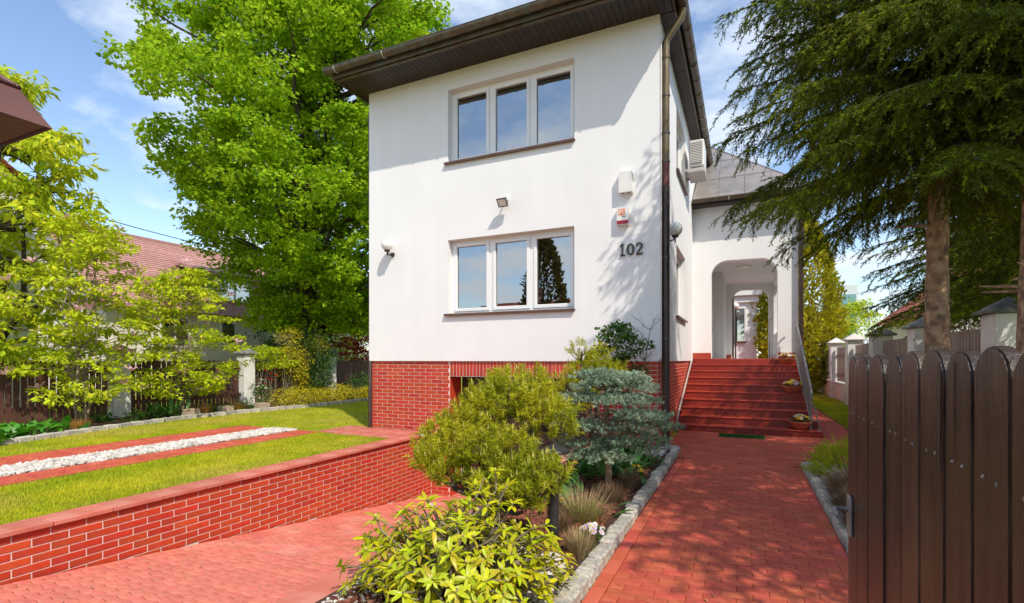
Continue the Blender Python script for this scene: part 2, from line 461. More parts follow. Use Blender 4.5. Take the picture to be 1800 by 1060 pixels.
M['canopy'] = pmat('brown_sheet_roof', (.115, .046, .038), (.15, .062, .05), 5, .4, spec=.5, bump=.05)
M['teal_glass'] = pmat('teal_glazing', (.10, .26, .27), (.16, .34, .35), 3, .15, spec=.8)
M['pale_grey'] = pmat('pale_grey_facade', (.58, .63, .68), (.64, .68, .72), 3, .8)
M['cable'] = pmat('black_cable', (.02, .02, .02), (.03, .03, .03), 5, .6)
M['concrete'] = pmat('slate_grey_cap', (.12, .125, .14), (.19, .195, .21), 6, .75, bump=.3, bscale=40, c3=(.26, .25, .24), s3=4)
M['cap_pale'] = pmat('pale_post_cap', (.55, .52, .50), (.66, .63, .60), 6, .8, bump=.3, bscale=40)
M['planter'] = pmat('planter_wood', (.36, .27, .19), (.46, .36, .26), 8, .8, bump=.3)

# ================================================================== setting
HX0, HX1, HY = -7.64, -1.316, 8.97
WZ0, WZ1 = 1.52, 7.50
PORCH = 1.58
RX0, RX1 = -6.0, -2.6           # ramp between its two retaining walls
SLOPE = 0.125
def ramp_z(y):
    return -0.45 - SLOPE * (max(-1.4, min(y, 9.0)) - 2.2)

def fbox(b, fn, u0, u1, d0, d1, z0, z1):
    p, q = fn(u0, d0, z0), fn(u1, d1, z1)
    return b.box(min(p[0], q[0]), max(p[0], q[0]), min(p[1], q[1]), max(p[1], q[1]), min(p[2], q[2]), max(p[2], q[2]))

def fcbox(b, fn, u0, u1, d0, d1, z0, z1, c=.008, jit=0.0):
    p, q = fn(u0, d0, z0), fn(u1, d1, z1)
    return b.cbox(min(p[0], q[0]), max(p[0], q[0]), min(p[1], q[1]), max(p[1], q[1]), min(p[2], q[2]), max(p[2], q[2]), c, jit)

FRONT = lambda u, d, z: (u, HY - d, z)          # house front, d = outwards
SIDE = lambda u, d, z: (HX1 + d, u, z)          # house right-hand side

# ---- ground with the hole of the sunken drive
b = B()
hx0, hx1, hy0, hy1 = -6.2, -2.4, -1.5, 14.0
E = 900
xs = [-E, -60, -13.0, hx0, hx1, 2, 40, E]; ys = [-E, -40, hy0, 3.0, hy1, 50, E]
for i in range(len(xs) - 1):
    for j in range(len(ys) - 1):
        if xs[i] >= hx0 and xs[i + 1] <= hx1 and ys[j] >= hy0 and ys[j + 1] <= hy1: continue
        b.quad((xs[i], ys[j], 0), (xs[i + 1], ys[j], 0), (xs[i + 1], ys[j + 1], 0), (xs[i], ys[j + 1], 0))
tag(b.build('ground', M['lawn']), kind='structure')

b = B(); b.box(-80, 80, -14, -4.2, -.2, .012)
tag(b.build('street', M['asphalt']), kind='structure')
b = B(); b.box(-80, 80, -4.2, -1.52, -.2, .11)
tag(b.build('pavement', M['paving_grey']), kind='structure')

# ---- interlocking pavers
PL, PW = 0.195, 0.0975
def paver_outline(l, w, flip=1, g=.0024):
    a = .011 * flip
    n = max(2, int(round(l / PL * 4)))
    top, bot = [], []
    for i in range(n + 1):
        x = l * i / n
        dz = a * (0, 1, 0, -1)[i % 4]
        xx = min(max(x, g * .5), l - g * .5)
        bot.append((xx - l / 2, -w / 2 + g + dz)); top.append((xx - l / 2, w / 2 - g + dz))
    return bot + top[::-1]

def paver_geo(l, w, flip=1, th=.03, g=.0024):
    o = paver_outline(l, w, flip, g)
    c = .0032
    n = len(o); h = n // 2
    ins = []
    for i, (x, y) in enumerate(o):
        ins.append((x * (1 - 2 * c / l), y + (c if i < h else -c)))
    vs = [(*q, 0.0) for q in ins] + [(q[0], q[1], -.003) for q in o] + [(q[0], q[1], -th) for q in o]
    fs = [tuple(range(n))]
    for i in range(n):
        j = (i + 1) % n
        fs.append((n + i, n + j, j, i)); fs.append((2 * n + i, 2 * n + j, n + j, n + i))
    return vs, fs
PG = {'full': paver_geo(PL, PW), 'half': paver_geo(PL / 2, PW), 'full_b': paver_geo(PL, PW, -1), 'half_b': paver_geo(PL / 2, PW, -1)}
PG_WIDE = {'full': paver_geo(PL, PW, 1, .03, .0042), 'half': paver_geo(PL / 2, PW, 1, .03, .0042), 'full_b': paver_geo(PL, PW, -1, .03, .0042), 'half_b': paver_geo(PL / 2, PW, -1, .03, .0042)}
def paver_meshes(tagname, mat, geo):
    d = {}
    for k, (vs, fs) in geo.items():
        b = B(); b.add(vs, fs); d[k] = b.mesh(tagname, mat)
    return d

def pave(parent, cells, n_single, near, tilt=0.0, name='paver', mat='paver'):
    """cells: (x, y, z, kind); the n_single nearest to `near` are objects, the rest one joined part"""
    cells = sorted(cells, key=lambda c: near(c))
    geo = PG_WIDE if mat == 'paver_drive' else PG
    mm = paver_meshes(name, M[mat], geo)
    for c in cells[:n_single]:
        put(name, mm[c[3]], parent, (c[0], c[1], c[2] + random.uniform(-.002, .002)),
            (-tilt + random.uniform(-.006, .006), random.uniform(-.006, .006), random.uniform(-.006, .006)))
    b = B()
    ct, st = math.cos(tilt), math.sin(tilt)
    for c in cells[n_single:]:
        vs, fs = geo[c[3]]
        dz = c[2] + random.uniform(-.002, .002)
        tx, ty = random.uniform(-.008, .008), random.uniform(-.008, .008)
        b.add([(c[0] + x, c[1] + y * ct, dz + z - y * st + tx * x + ty * y) for x, y, z in vs], fs)
    if b.v:
        tag(b.build('far_pavers', M[mat + '_isl'], parent), kind='stuff')

def grid_cells(x0, x1, y0, y1, zf, skip=None):
    out = []
    r = 0
    y = y0
    while y < y1 - .02:
        x = x0
        yc = y + PW / 2
        sfx = ''
        if r % 2:
            out.append((x + PL / 4, yc, zf(yc), 'half')); x += PL / 2; sfx = '_b'
        while x + PL <= x1 + .003:
            out.append((x + PL / 2, yc, zf(yc), 'full' + sfx)); x += PL
        if x + PL / 2 <= x1 + .003:
            out.append((x + PL / 4, yc, zf(yc), 'half' + sfx))
        y += PW; r += 1
    return [c for c in out if not (skip and skip(c))]

ZP = 0.032
path = thing('garden_path', None, None, (0, 5, 0)); tag(path, kind='structure')
b = B()
b.box(-1.0, .73, -1.5, 8.252, -.05, .016)
b.box(-1.27, 2.09, 8.252, 11.45, -.05, .016)
b.box(1.32, 2.09, 11.45, 32, -.05, .016)
b.build('joint_bed', M['joint'], path)
cells = grid_cells(-.826, -.826 + 7.5 * PL, -1.45, 8.25, lambda y: ZP)
def near_path(c):
    return abs(math.hypot(c[0], c[1])) + (50 if c[1] < 2.9 else 0)
cells += grid_cells(-1.26, -1.26 + 17 * PL, 8.26, 11.5, lambda y: ZP, lambda c: c[1] > 11.38 and c[0] < 1.42)
cells += grid_cells(1.42, 1.42 + 3 * PL, 11.5, 30, lambda y: ZP)
pave(path, cells, 300, near_path)
b = B(); b.cbox(-.048, .048, -.247, .247, -.03, .008, .006)
me = b.mesh('edging_slab', M['paver'])
for k in range(20):
    y = -1.2 + k * .5
    if y > 8.05: break
    put('edging_slab', me, path, (-.877, y, ZP - .001), (0, 0, random.uniform(-.003, .003)))
    put('edging_slab', me, path, (.682, y, ZP), (0, 0, random.uniform(-.004, .004)))

drive = thing('sunken_driveway', None, None, (-4.3, 4, -.8)); tag(drive, kind='structure')
b = B()
for (y0, y1) in ((-1.5, 3.0), (3.0, 6.0), (6.0, 9.0), (9.0, 9.6)):
    z0, z1 = ramp_z(y0) - .014, ramp_z(y1) - .014
    b.quad((RX0 - .1, y0, z0), (RX1 + .1, y0, z0), (RX1 + .1, y1, z1), (RX0 - .1, y1, z1))
b.build('joint_bed', M['joint'], drive)
nx = int((RX1 - RX0) / PL)
cells = grid_cells(RX0 + .03, RX1 - .01, .2, 9.4, lambda y: ramp_z(y) + .004)
def near_drive(c):
    t = -c[0] * math.sin(YAW) + c[1] * math.cos(YAW)
    px = 900 + 889 * (c[0] * math.cos(YAW) + c[1] * math.sin(YAW)) / t if t > .3 else 9999
    py = 632 + 889 * (CAM_H - c[2]) / t if t > .3 else 9999
    vis = -20 < px < 860 and py < 1075 and px < 1900 - py * 1.2 + 60
    return t + (0 if vis else 60)
pave(drive, cells, 300, near_drive, math.atan(SLOPE), 'paver', 'paver_drive')

# ---- bricks
BL, BH = 0.286, 0.0775
_bc = {}
def brick_mesh(l, h, ori, mat, d=.02):
    key = (round(l, 3), round(h, 3), ori)
    if key in _bc: return _bc[key]
    g = .0055; c = .0035
    l2, h2 = l / 2 - g, h / 2 - g
    o = [(-l2, -h2), (l2, -h2), (l2, h2), (-l2, h2)]
    i = [(-l2 + c, -h2 + c), (l2 - c, -h2 + c), (l2 - c, h2 - c), (-l2 + c, h2 - c)]
    if ori == 'front': fn = lambda u, v, d_: (u, -d_, v)        # faces -y
    else: fn = lambda u, v, d_: (d_, u, v)                      # faces +x
    vs = [fn(*p, .007) for p in i] + [fn(*p, .0035) for p in o] + [fn(*p, -d) for p in o]
    fs = [(0, 1, 2, 3)] + [(4 + k, 4 + (k + 1) % 4, (k + 1) % 4, k) for k in range(4)] + [(8 + k, 8 + (k + 1) % 4, 4 + (k + 1) % 4, 4 + k) for k in range(4)]
    b = B(); b.add(vs, fs)
    me = b.mesh('brick', mat)
    _bc[key] = me
    return me

def brick_panel(parent, plane, ori, u0, u1, ztop, zbot, single=True, cut=None, l=BL, h=BH, vertical=False):
    """courses from ztop down; plane = coordinate of the mortar face"""
    b = B()
    n = 0
    rows = int(math.ceil((ztop - zbot) / h - .05))
    for r in range(rows):
        zc = ztop - (r + .5) * h
        x = u0 - (l / 2 if r % 2 else 0)
        while x < u1 - .02:
            a, e = max(x, u0), min(x + l, u1)
            x += l
            if e - a < .03: continue
            uc = (a + e) / 2
            if cut and cut(uc, zc): continue
            loc = (uc, plane, zc) if ori == 'front' else (plane, uc, zc)
            ll = e - a
            if single:
                put('brick', brick_mesh(ll, h, ori, M['brick']), parent, loc, (0, random.uniform(-.004, .004), 0) if ori == 'front' else (random.uniform(-.004, .004), 0, 0))
                n += 1
            else:
                me = brick_mesh(ll, h, ori, M['brick'])
                b.add([(v.co.x + loc[0], v.co.y + loc[1], v.co.z + loc[2]) for v in me.vertices], [tuple(p.vertices) for p in me.polygons])
    if b.v:
        tag(b.build('far_bricks', M['brick_isl'], parent), kind='stuff')
    return n

# ---- left retaining wall of the drive
rw = thing('retaining_wall', 'long red brick retaining wall with tiled cap between lawn and sunken drive', 'wall', (RX0 - .12, 4, -.5))
b = B(); b.box(RX0 - .24, RX0, -1.45, HY + .036, -1.6, -.03)
b.build('mortar_core', M['mortar'], rw)
nb = brick_panel(rw, RX0, 'side', 1.4, HY + .03, -.032, -1.33, True, lambda u, z: z + BH / 2 < ramp_z(u) + .005 or (u < 2.0 and z < -.6))
b = B(); b.cbox(-.160, .160, -.247, .247, 0, .048, .006)
me = b.mesh('cap_slab', M['cap'])
y = -1.2
while y < HY - .2:
    put('cap_slab', me, rw, (RX0 - .11, y, -.03 + random.uniform(-.001, .001)), (0, 0, random.uniform(-.002, .002)))
    y += .5
# ---- right retaining wall of the drive (its cap shows beside the rhododendron)
rw2 = thing('retaining_wall', 'low brick wall with smooth orange red cap beside the rhododendron', 'wall', (RX1 + .1, 4, -.5))
b = B(); b.box(RX1, RX1 + .2, -1.45, HY + .036, -1.6, -.01)
b.build('mortar_core', M['mortar'], rw2)
b = B()
b.box(RX1 - .008, RX1 - .001, -1.4, HY, -1.55, -.02)
b.build('brick_face', M['brick_isl'], rw2)
b = B(); b.cbox(-.15, .15, -.297, .297, 0, .055, .007)
me2 = b.mesh('cap_slab', M['cap'])
y = -1.1
while y < HY - .3:
    put('cap_slab', me2, rw2, (RX1 + .1, y, -.01 + random.uniform(-.001, .001)), (0, 0, random.uniform(-.003, .003)))
    y += .6

# ================================================================== the house
house = thing('house', 'white two storey house number 102 on a red brick base with dark eaves', 'house', ((HX0 + HX1) / 2, HY, 0))

def wall_sheet(b, fn, u0, u1, z0, z1, holes, depth):
    us = sorted(set([u0, u1] + [h[0] for h in holes] + [h[1] for h in holes]))
    zs = sorted(set([z0, z1] + [h[2] for h in holes] + [h[3] for h in holes]))
    for i in range(len(us) - 1):
        for j in range(len(zs) - 1):
            uc, zc = (us[i] + us[i + 1]) / 2, (zs[j] + zs[j + 1]) / 2
            if any(h[0] < uc < h[1] and h[2] < zc < h[3] for h in holes): continue
            b.quad(fn(us[i], 0, zs[j]), fn(us[i + 1], 0, zs[j]), fn(us[i + 1], 0, zs[j + 1]), fn(us[i], 0, zs[j + 1]))
    for (a, e, c, d) in holes:
        b.quad(fn(a, 0, c), fn(a, -depth, c), fn(a, -depth, d), fn(a, 0, d))
        b.quad(fn(e, 0, c), fn(e, 0, d), fn(e, -depth, d), fn(e, -depth, c))
        b.quad(fn(a, 0, d), fn(a, -depth, d), fn(e, -depth, d), fn(e, 0, d))
        b.quad(fn(a, 0, c), fn(e, 0, c), fn(e, -depth, c), fn(a, -depth, c))

WIN_F = [(-5.575, -2.85, 5.62, 7.13), (-5.575, -2.85, 2.49, 4.02)]
WIN_S = [(11.3, 13.1, 5.62, 7.0), (11.3, 13.1, 2.49, 4.02)]
b = B()
wall_sheet(b, FRONT, HX0, HX1, WZ0, WZ1, WIN_F, .3)
wall_sheet(b, SIDE, HY, 19.0, WZ0, WZ1, WIN_S, .3)
b.quad((HX0, HY, WZ0), (HX0, HY, WZ1), (HX0, 19, WZ1), (HX0, 19, WZ0))
b.quad((HX0, 19, WZ0), (HX0, 19, WZ1), (HX1, 19, WZ1), (HX1, 19, WZ0))
# underside lip over the recessed brick base
b.quad((HX0, HY, WZ0), (HX1, HY, WZ0), (HX1, HY + .05, WZ0), (HX0, HY + .05, WZ0))
b.quad((HX1, HY, WZ0), (HX1, 19, WZ0), (HX1 - .05, 19, WZ0), (HX1 - .05, HY, WZ0))
b.build('wall', M['plaster'], house)

def window(fn, u0, u1, z0, z1, set_, n, sill=True, blind=0.0, room=2.2):
    """frame (part) > sashes, panes, sill, blind, room behind"""
    f = B(); w = .055; d0, d1 = -set_ - .07, -set_
    fbox(f, fn, u0, u0 + w, d0, d1, z0, z1); fbox(f, fn, u1 - w, u1, d0, d1, z0, z1)
    fbox(f, fn, u0 + w, u1 - w, d0, d1, z1 - w, z1); fbox(f, fn, u0 + w, u1 - w, d0, d1, z0, z0 + w)
    step = (u1 - u0 - w) / n
    for k in range(1, n):
        uc = u0 + w / 2 + k * step
        fbox(f, fn, uc - .035, uc + .035, d0, d1, z0 + w, z1 - w)
    fr = f.build('window', M['pvc'], house)
    for k in range(n):
        a = u0 + w / 2 + k * step + (.027 if k == 0 else .035) + .004
        e = u0 + w / 2 + (k + 1) * step - (.027 if k == n - 1 else .035) - .004
        s = B(); sw = .068; c, dd = z0 + w + .004, z1 - w - .004
        sd0, sd1 = -set_ - .055, -set_ + .018
        for (p, q, r_, t_) in ((a, a + sw, c, dd), (e - sw, e, c, dd), (a + sw, e - sw, dd - sw, dd), (a + sw, e - sw, c, c + sw)):
            fcbox(s, fn, p, q, sd0, sd1, r_, t_, .006)
        s.build('sash', M['pvc'], fr)
        g = B(); fbox(g, fn, a + sw - .004, e - sw + .004, -set_ - .03, -set_ - .024, c + sw - .004, dd - sw + .004)
        g.build('pane', M['glass'], fr)
        gk = B(); i0, i1 = a + sw, e - sw; j0, j1 = c + sw, dd - sw
        for (p, q, r_, t_) in ((i0, i0 + .008, j0, j1), (i1 - .008, i1, j0, j1), (i0 + .008, i1 - .008, j1 - .008, j1), (i0 + .008, i1 - .008, j0, j0 + .008)):
            fbox(gk, fn, p, q, -set_ - .0238, -set_ - .019, r_, t_)
        gk.build('gasket', M['black_metal'], fr)
    if blind:
        bl = B(); fbox(bl, fn, u0 + w, u1 - w, -set_ - .12, -set_ - .10, z1 - w - blind, z1 - .02)
        bl.build('roller_blind', M['blind'], fr)
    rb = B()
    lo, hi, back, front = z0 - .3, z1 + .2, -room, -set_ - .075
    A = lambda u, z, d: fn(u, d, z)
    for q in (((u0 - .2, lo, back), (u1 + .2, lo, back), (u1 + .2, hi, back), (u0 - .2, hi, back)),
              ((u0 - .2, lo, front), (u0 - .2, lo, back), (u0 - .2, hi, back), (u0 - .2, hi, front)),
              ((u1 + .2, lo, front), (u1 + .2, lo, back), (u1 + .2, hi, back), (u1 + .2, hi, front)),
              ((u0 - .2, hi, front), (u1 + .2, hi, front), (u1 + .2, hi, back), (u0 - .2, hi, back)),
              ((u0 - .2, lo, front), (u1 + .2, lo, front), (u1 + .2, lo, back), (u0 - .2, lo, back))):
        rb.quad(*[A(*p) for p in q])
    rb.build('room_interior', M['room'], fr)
    if sill:
        sb = B()
        fcbox(sb, fn, u0 - .07, u1 + .02, -set_ + .002, .062, z0 - .03, z0 + .004, .006)
        fcbox(sb, fn, u0 - .07, u1 + .02, .05, .066, z0 - .045, z0 - .028, .003)
        sb.build('sill', M['sill'], fr)
    return fr
window(FRONT, *WIN_F[0], .17, 3, True, .3)
window(FRONT, *WIN_F[1], .17, 3, True, 0)
window(SIDE, *WIN_S[0], .15, 2)
window(SIDE, *WIN_S[1], .15, 2)

# brick base, recessed under the plaster
BY, BX = HY + .045, HX1 - .045
GX0, GX1, GZ = -5.56, -2.62, 1.20           # garage opening
b = B()
b.box(HX0 + .05, GX0, BY, BY + .45, -1.7, WZ0); b.box(GX1, BX, BY, BY + .45, -1.7, WZ0)
b.box(GX0, GX1, BY, BY + .45, GZ, WZ0); b.box(BX - .45, BX, BY + .45, 19, -1.7, WZ0)
b.build('mortar_core', M['mortar'], house)
brick_panel(house, BY, 'front', HX0 + .05, GX0, WZ0 - .003, -1.33, True,
            lambda u, z: (u < RX0 - .2 and z < 0) or z < ramp_z(HY) - .05)
brick_panel(house, BY, 'front', GX1, BX, WZ0 - .003, .0, True)
for k in range(int((GX1 - GX0) / .0775)):     # upright soldier course over the garage
    put('brick', brick_mesh(.0775, .31, 'front', M['brick']), house, (GX0 + (k + .5) * .0775 + .01, BY, WZ0 - .16))
brick_panel(house, BX, 'side', HY + .05, 15.0, WZ0 - .003, 0, False)
b = B()          # garage jambs, tiled like the wall
b.box(GX0 + .001, GX0 + .012, BY + .006, BY + .45, -1.4, GZ - .002)
b.box(GX1 - .012, GX1 - .001, BY + .006, BY + .45, -1.4, GZ - .002)
b.build('garage_jamb', M['brick_isl'], house)
b = B(); b.box(GX0, GX1, BY + .5, BY + .52, -1.4, GZ); gd = b.build('garage_door', M['soffit'], house)
b = B(); b.cbox(-.07, .07, -.02, .005, -1.25, 1.25, .005); me = b.mesh('board', M['pipe_dark'])
for k in range(20):
    put('board', me, gd, (GX0 + .09 + k * .1452, BY + .498, -.08))
b = B(); b.quad((GX0 - .5, HY + .0, ramp_z(9) - .02), (GX1 + .5, HY, ramp_z(9) - .02), (GX1 + .5, 10.2, ramp_z(9) - .02), (GX0 - .5, 10.2, ramp_z(9) - .02))
b.build('garage_floor', M['joint'], house)

# roof: soffit boards, fascia, gutters, hip
EY, EXR, EXL, EYB = 8.15, -1.06, -7.92, 16.9
SOF = WZ1 + .005
b = B()
b.box(EXL, EXR, EY, EYB, SOF + .02, SOF + .16)
apex0, apex1 = (-4.5, 11.6, 9.4), (-4.5, 13.5, 9.4)
c = [(EXL, EY, SOF + .16), (EXR, EY, SOF + .16), (EXR, EYB, SOF + .16), (EXL, EYB, SOF + .16)]
b.add([c[0], c[1], apex0], [(0, 1, 2)]); b.add([c[1], c[2], apex1, apex0], [(0, 1, 2, 3)])
b.add([c[2], c[3], apex1], [(0, 1, 2)]); b.add([c[3], c[0], apex0, apex1], [(0, 1, 2, 3)])
roof = b.build('roof', M['soffit'], house)
b = B(); b.cbox(-.056, .056, EY + .03, HY + .02, SOF - .004, SOF + .018, .004)
me = b.mesh('soffit_board', M['soffit'])
x = EXL + .06
while x < EXR - .02:
    o = put('soffit_board', me, roof, (x, 0, 0)); x += .1155
b = B(); b.cbox(HX1 - .02, EXR - .02, -.056, .056, SOF - .004, SOF + .018, .004)
me = b.mesh('soffit_board', M['soffit'])
y = HY + .1
while y < EYB:
    put('soffit_board', me, roof, (0, y, 0)); y += .1155
b = B()
b.cbox(EXL - .012, EXR + .012, EY - .012, EY + .02, SOF - .03, SOF + .15, .006)
b.cbox(EXR - .02, EXR + .012, EY + .021, EYB, SOF - .03, SOF + .15, .006)
b.cbox(EXL - .012, EXL + .02, EY + .021, EYB, SOF - .03, SOF + .15, .006)
b.cbox(EXL + .05, EXR - .05, EY + .05, EY + .12, SOF - .05, SOF - .006, .01)
b.build('fascia', M['gutter'], roof)
def gutter(p0, p1, r, name='gutter'):
    b = B()
    p0, p1 = Vector(p0), Vector(p1); d = (p1 - p0).normalized(); s = d.cross(Vector((0, 0, 1)))
    n = 10
    prof = [(math.cos(PI + PI * k / n) * r, math.sin(PI + PI * k / n) * r) for k in range(n + 1)]
    prof = [(-r - .008, .004)] + prof + [(r, .012)]
    vs = [p0 + s * u + Vector((0, 0, v)) for u, v in prof] + [p1 + s * u + Vector((0, 0, v)) for u, v in prof]
    m = len(prof)
    b.add(vs, [(i, i + 1, m + i + 1, m + i) for i in range(m - 1)], True)
    b.add(vs[:m], [tuple(range(m))]); b.add(vs[m:], [tuple(range(m))[::-1]])
    b.tube([p0 + s * r + Vector((0, 0, .012)), p1 + s * r + Vector((0, 0, .012))], .009, 6)
    b.tube([p0 - s * r + Vector((0, 0, .012)), p1 - s * r + Vector((0, 0, .012))], .009, 6)
    g = b.build(name, M['gutter'], house)
    L = (p1 - p0).length; k = .3
    while k < L:
        c = p0 + d * k
        bb = B(); pts = [c + s * (math.cos(PI + PI * t / 8) * (r + .006)) + Vector((0, 0, math.sin(PI + PI * t / 8) * (r + .006))) for t in range(9)]
        bb.tube(pts, .011, 5)
        bb.build('bracket', M['gutter'] if random.random() < .7 else M['steel'], g)
        k += .62
    return g
gutter((EXL - .1, EY - .105, SOF + .115), (EXR + .19, EY - .105, SOF + .115), .085)
gutter((EXR + .105, EY - .02, SOF + .11), (EXR + .105, EYB, SOF + .11), .085)

# downpipe at the right-hand corner
px, py = HX1 + .085, 9.07
b = B()
b.tube([(EXR + .10, py, SOF + .03), (EXR + .09, py, SOF - .10), (px + .03, py, SOF - .40), (px, py, SOF - .47), (px, py, SOF - .62)], [.07, .064, .064, .064, .064], 14)
b.tube([(px, py, SOF - .6), (px, py, 4.98)], .062, 14)
dp = b.build('downpipe', M['pipe_gold'], house)
b = B(); b.tube([(px, py, 4.97), (px, py, 4.55)], .064, 14); b.build('pipe_collar', M['pipe_red'], dp)
b = B(); b.tube([(px, py, 4.545), (px, py, .05)], .066, 14); b.build('lower_pipe', M['pipe_dark'], dp)
for z in (6.75, 6.1, 5.45, 4.96, 3.3, 1.9, .9):
    b = B(); b.tube([(px, py, z), (px, py, z + .035)], .071, 14); b.box(HX1 - .01, px, py - .012, py + .012, z + .005, z + .03)
    b.build('pipe_clip', M['gutter'], dp)
b = B(); b.tube([(HX0 - .02, HY + .06, 7.1), (HX0 - .02, HY + .06, 6.95), (HX0 + .0, HY + .1, 1.6), (HX0 + .015, HY + .02, 1.5), (HX0 + .015, HY + .02, .02)], .045, 10)
b.build('downpipe', M['pipe_dark'], house)
# conduit beside the corner
b = B(); b.tube([(HX1 + .018, HY + .0, 7.3), (HX1 + .018, HY + .0, 1.55)], .014, 6); b.build('conduit', M['white_plastic'], house)

# ------------------------------------------------ porch wing
WY, WX1, WTOP = 15.1, 1.28, 5.85
ARX0, ARX1, ARZ, ARR = -.83, .81, 4.28, .42
def arch_wall(b, yf, x0, x1, z0, z1, a0, a1, az, r, th):
    pts = [(a0, z0), (a0, az - r)]
    for k in range(1, 9): pts.append((a0 + r - r * math.cos(PI / 2 * k / 8), az - r + r * math.sin(PI / 2 * k / 8)))
    for k in range(1, 9): pts.append((a1 - r + r * math.sin(PI / 2 * k / 8), az - r + r * math.cos(PI / 2 * k / 8)))
    pts.append((a1, z0))
    for y, fl in ((yf, 1), (yf + th, -1)):
        b.quad((x0, y, z0), (a0, y, z0), (a0, y, az - r), (x0, y, az - r))
        b.quad((a1, y, z0), (x1, y, z0), (x1, y, az - r), (a1, y, az - r))
        b.quad((x0, y, az - r), (a0, y, az - r), (a0, y, z1), (x0, y, z1))
        b.quad((a1, y, az - r), (x1, y, az - r), (x1, y, z1), (a1, y, z1))
        for i in range(1, len(pts) - 2):
            (xa, za), (xb, zb) = pts[i], pts[i + 1]
            if xb > xa + 1e-6: b.quad((xa, y, za), (xb, y, zb), (xb, y, z1), (xa, y, z1))
    vs = [(x, yf, z) for x, z in pts] + [(x, yf + th, z) for x, z in pts]
    n = len(pts)
    b.add(vs, [(i, n + i, n + i + 1, i + 1) for i in range(n - 1)], False)
b = B()
PYB = 21.1
arch_wall(b, WY, HX1, WX1, PORCH, WTOP, ARX0, ARX1, ARZ, ARR, .3)
arch_wall(b, PYB, HX1, WX1, PORCH, WTOP, -.42, .83, 4.2, .4, .25)
PSIDE = lambda u, d, z: (WX1 + d, u, z)
wall_sheet(b, PSIDE, WY, PYB, PORCH, WTOP, [(15.8, 20.7, 2.45, 4.25)], .3)  # added side opening, enlarged to let more light into the passage
wall_sheet(b, lambda u, d, z: (.98, u, z), WY + .3, PYB, PORCH, 4.42, [(15.8, 20.7, 2.45, 4.25)], .0)
# passage left wall with a step in
b.quad((-.95, WY + .3, PORCH), (-.95, 17.9, PORCH), (-.95, 17.9, 4.42), (-.95, WY + .3, 4.42))
b.quad((-.95, 17.9, PORCH), (-.62, 17.9, PORCH), (-.62, 17.9, 4.42), (-.95, 17.9, 4.42))
b.quad((-.62, 17.9, PORCH), (-.62, PYB, PORCH), (-.62, PYB, 4.42), (-.62, 17.9, 4.42))
b.quad((-1.2, WY + .3, 4.42), (1.2, WY + .3, 4.42), (1.2, PYB, 4.42), (-1.2, PYB, 4.42))
wing = b.build('porch_wing', M['plaster'], house)
b = B(); b.box(HX1, WX1, 15.12, PYB + .25, PORCH - .2, PORCH - .004); b.build('porch_floor', M['cream'], house)  # unseen floor, made cream to brighten the passage and cut red bounce
for (x0, x1, y, nm) in ((HX1 + .002, ARX0, WY - .016, 's'), (ARX1, WX1, WY - .016, 's'), (-1.2, -.43, PYB - .016, 's')):
    b = B(); b.cbox(x0 + .004, x1 - .004, y, y + .014, PORCH, PORCH + .155, .003); b.build('skirting', M['tile'], house)
b = B(); b.box(-.945, -.93, WY + .35, 17.88, PORCH, PORCH + .14); b.box(.955, .975, WY + .35, PYB - .05, PORCH, PORCH + .14); b.build('skirting', M['tile'], house)
# window slit and door on the left of the passage, ceiling lamp
b = B(); b.box(-.945, -.93, 15.7, 16.5, 2.5, 3.6); b.build('passage_window', M['glass'], house)
b = B(); b.box(-.94, -.90, 15.66, 15.70, 2.46, 3.64); b.box(-.94, -.90, 16.5, 16.54, 2.46, 3.64); b.box(-.94, -.88, 15.66, 16.54, 2.43, 2.46); b.build('passage_window_frame', M['sill'], house)
b = B(); b.cbox(-.94, -.90, 16.9, 17.75, PORCH, 3.72, .01); dr = b.build('door', M['cream'], house)
b = B(); b.tube([(-.86, 17.6, 2.6), (-.86, 17.45, 2.6)], .012, 6); b.build('handle', M['steel'], dr)
b = B(); b.lathe((.0, 17.0, 4.36), [(.16, 0), (.2, .02), (.2, .06)], 20); b.build('ceiling_lamp', M['opal'], house)
b = B(); b.box(.80, .83, 20.2, 20.24, PORCH, 2.9); b.tube([(.82, 20.2, 2.9), (.82, 18.5, 2.9)], .02, 6); b.build('grab_rail', M['grey_metal'], house)
# wing roof, hipped sheet metal with standing seams
ap = (-1.15, 18.2, 8.75)
e0, e1, e2 = (HX1 + .02, 14.72, 5.93), (1.62, 14.72, 5.93), (1.62, 22.0, 5.93)
b = B()
b.add([e0, e1, ap], [(0, 1, 2)]); b.add([e1, e2, (-1.15, 21.0, 8.75), ap], [(0, 1, 2, 3)])
wr = b.build('wing_roof', M['sheet'], house)
def lerp3(a, c, t): return tuple(a[i] + (c[i] - a[i]) * t for i in range(3))
for k in range(1, 5):
    x = HX1 + .02 + k * .66
    # seam from the eave up to the hip line
    p = (x, 14.72, 5.93)
    # plane of front slope: param from eave to apex height
    t = 1.0
    hx = lambda t: e1[0] + (ap[0] - e1[0]) * t
    tt = (e1[0] - x) / (e1[0] - ap[0])
    q = (x, 14.72 + (ap[1] - 14.72) * tt, 5.93 + (ap[2] - 5.93) * tt)
    if tt > .05:
        b = B(); b.tube([p, q], .014, 5); b.build('seam', M['sheet'], wr)
for zt in (.30, .62):
    b = B()
    a0 = (HX1 + .02, 14.72 + (ap[1] - 14.72) * zt - .004, 5.93 + (ap[2] - 5.93) * zt + .004)
    a1 = (e1[0] + (ap[0] - e1[0]) * zt, a0[1], a0[2])
    b.tube([a0, a1], .007, 5); b.build('sheet_lap', M['sheet'], wr)
b = B(); b.tube([e1, ap], .022, 6); b.build('hip_cap', M['sheet'], wr)
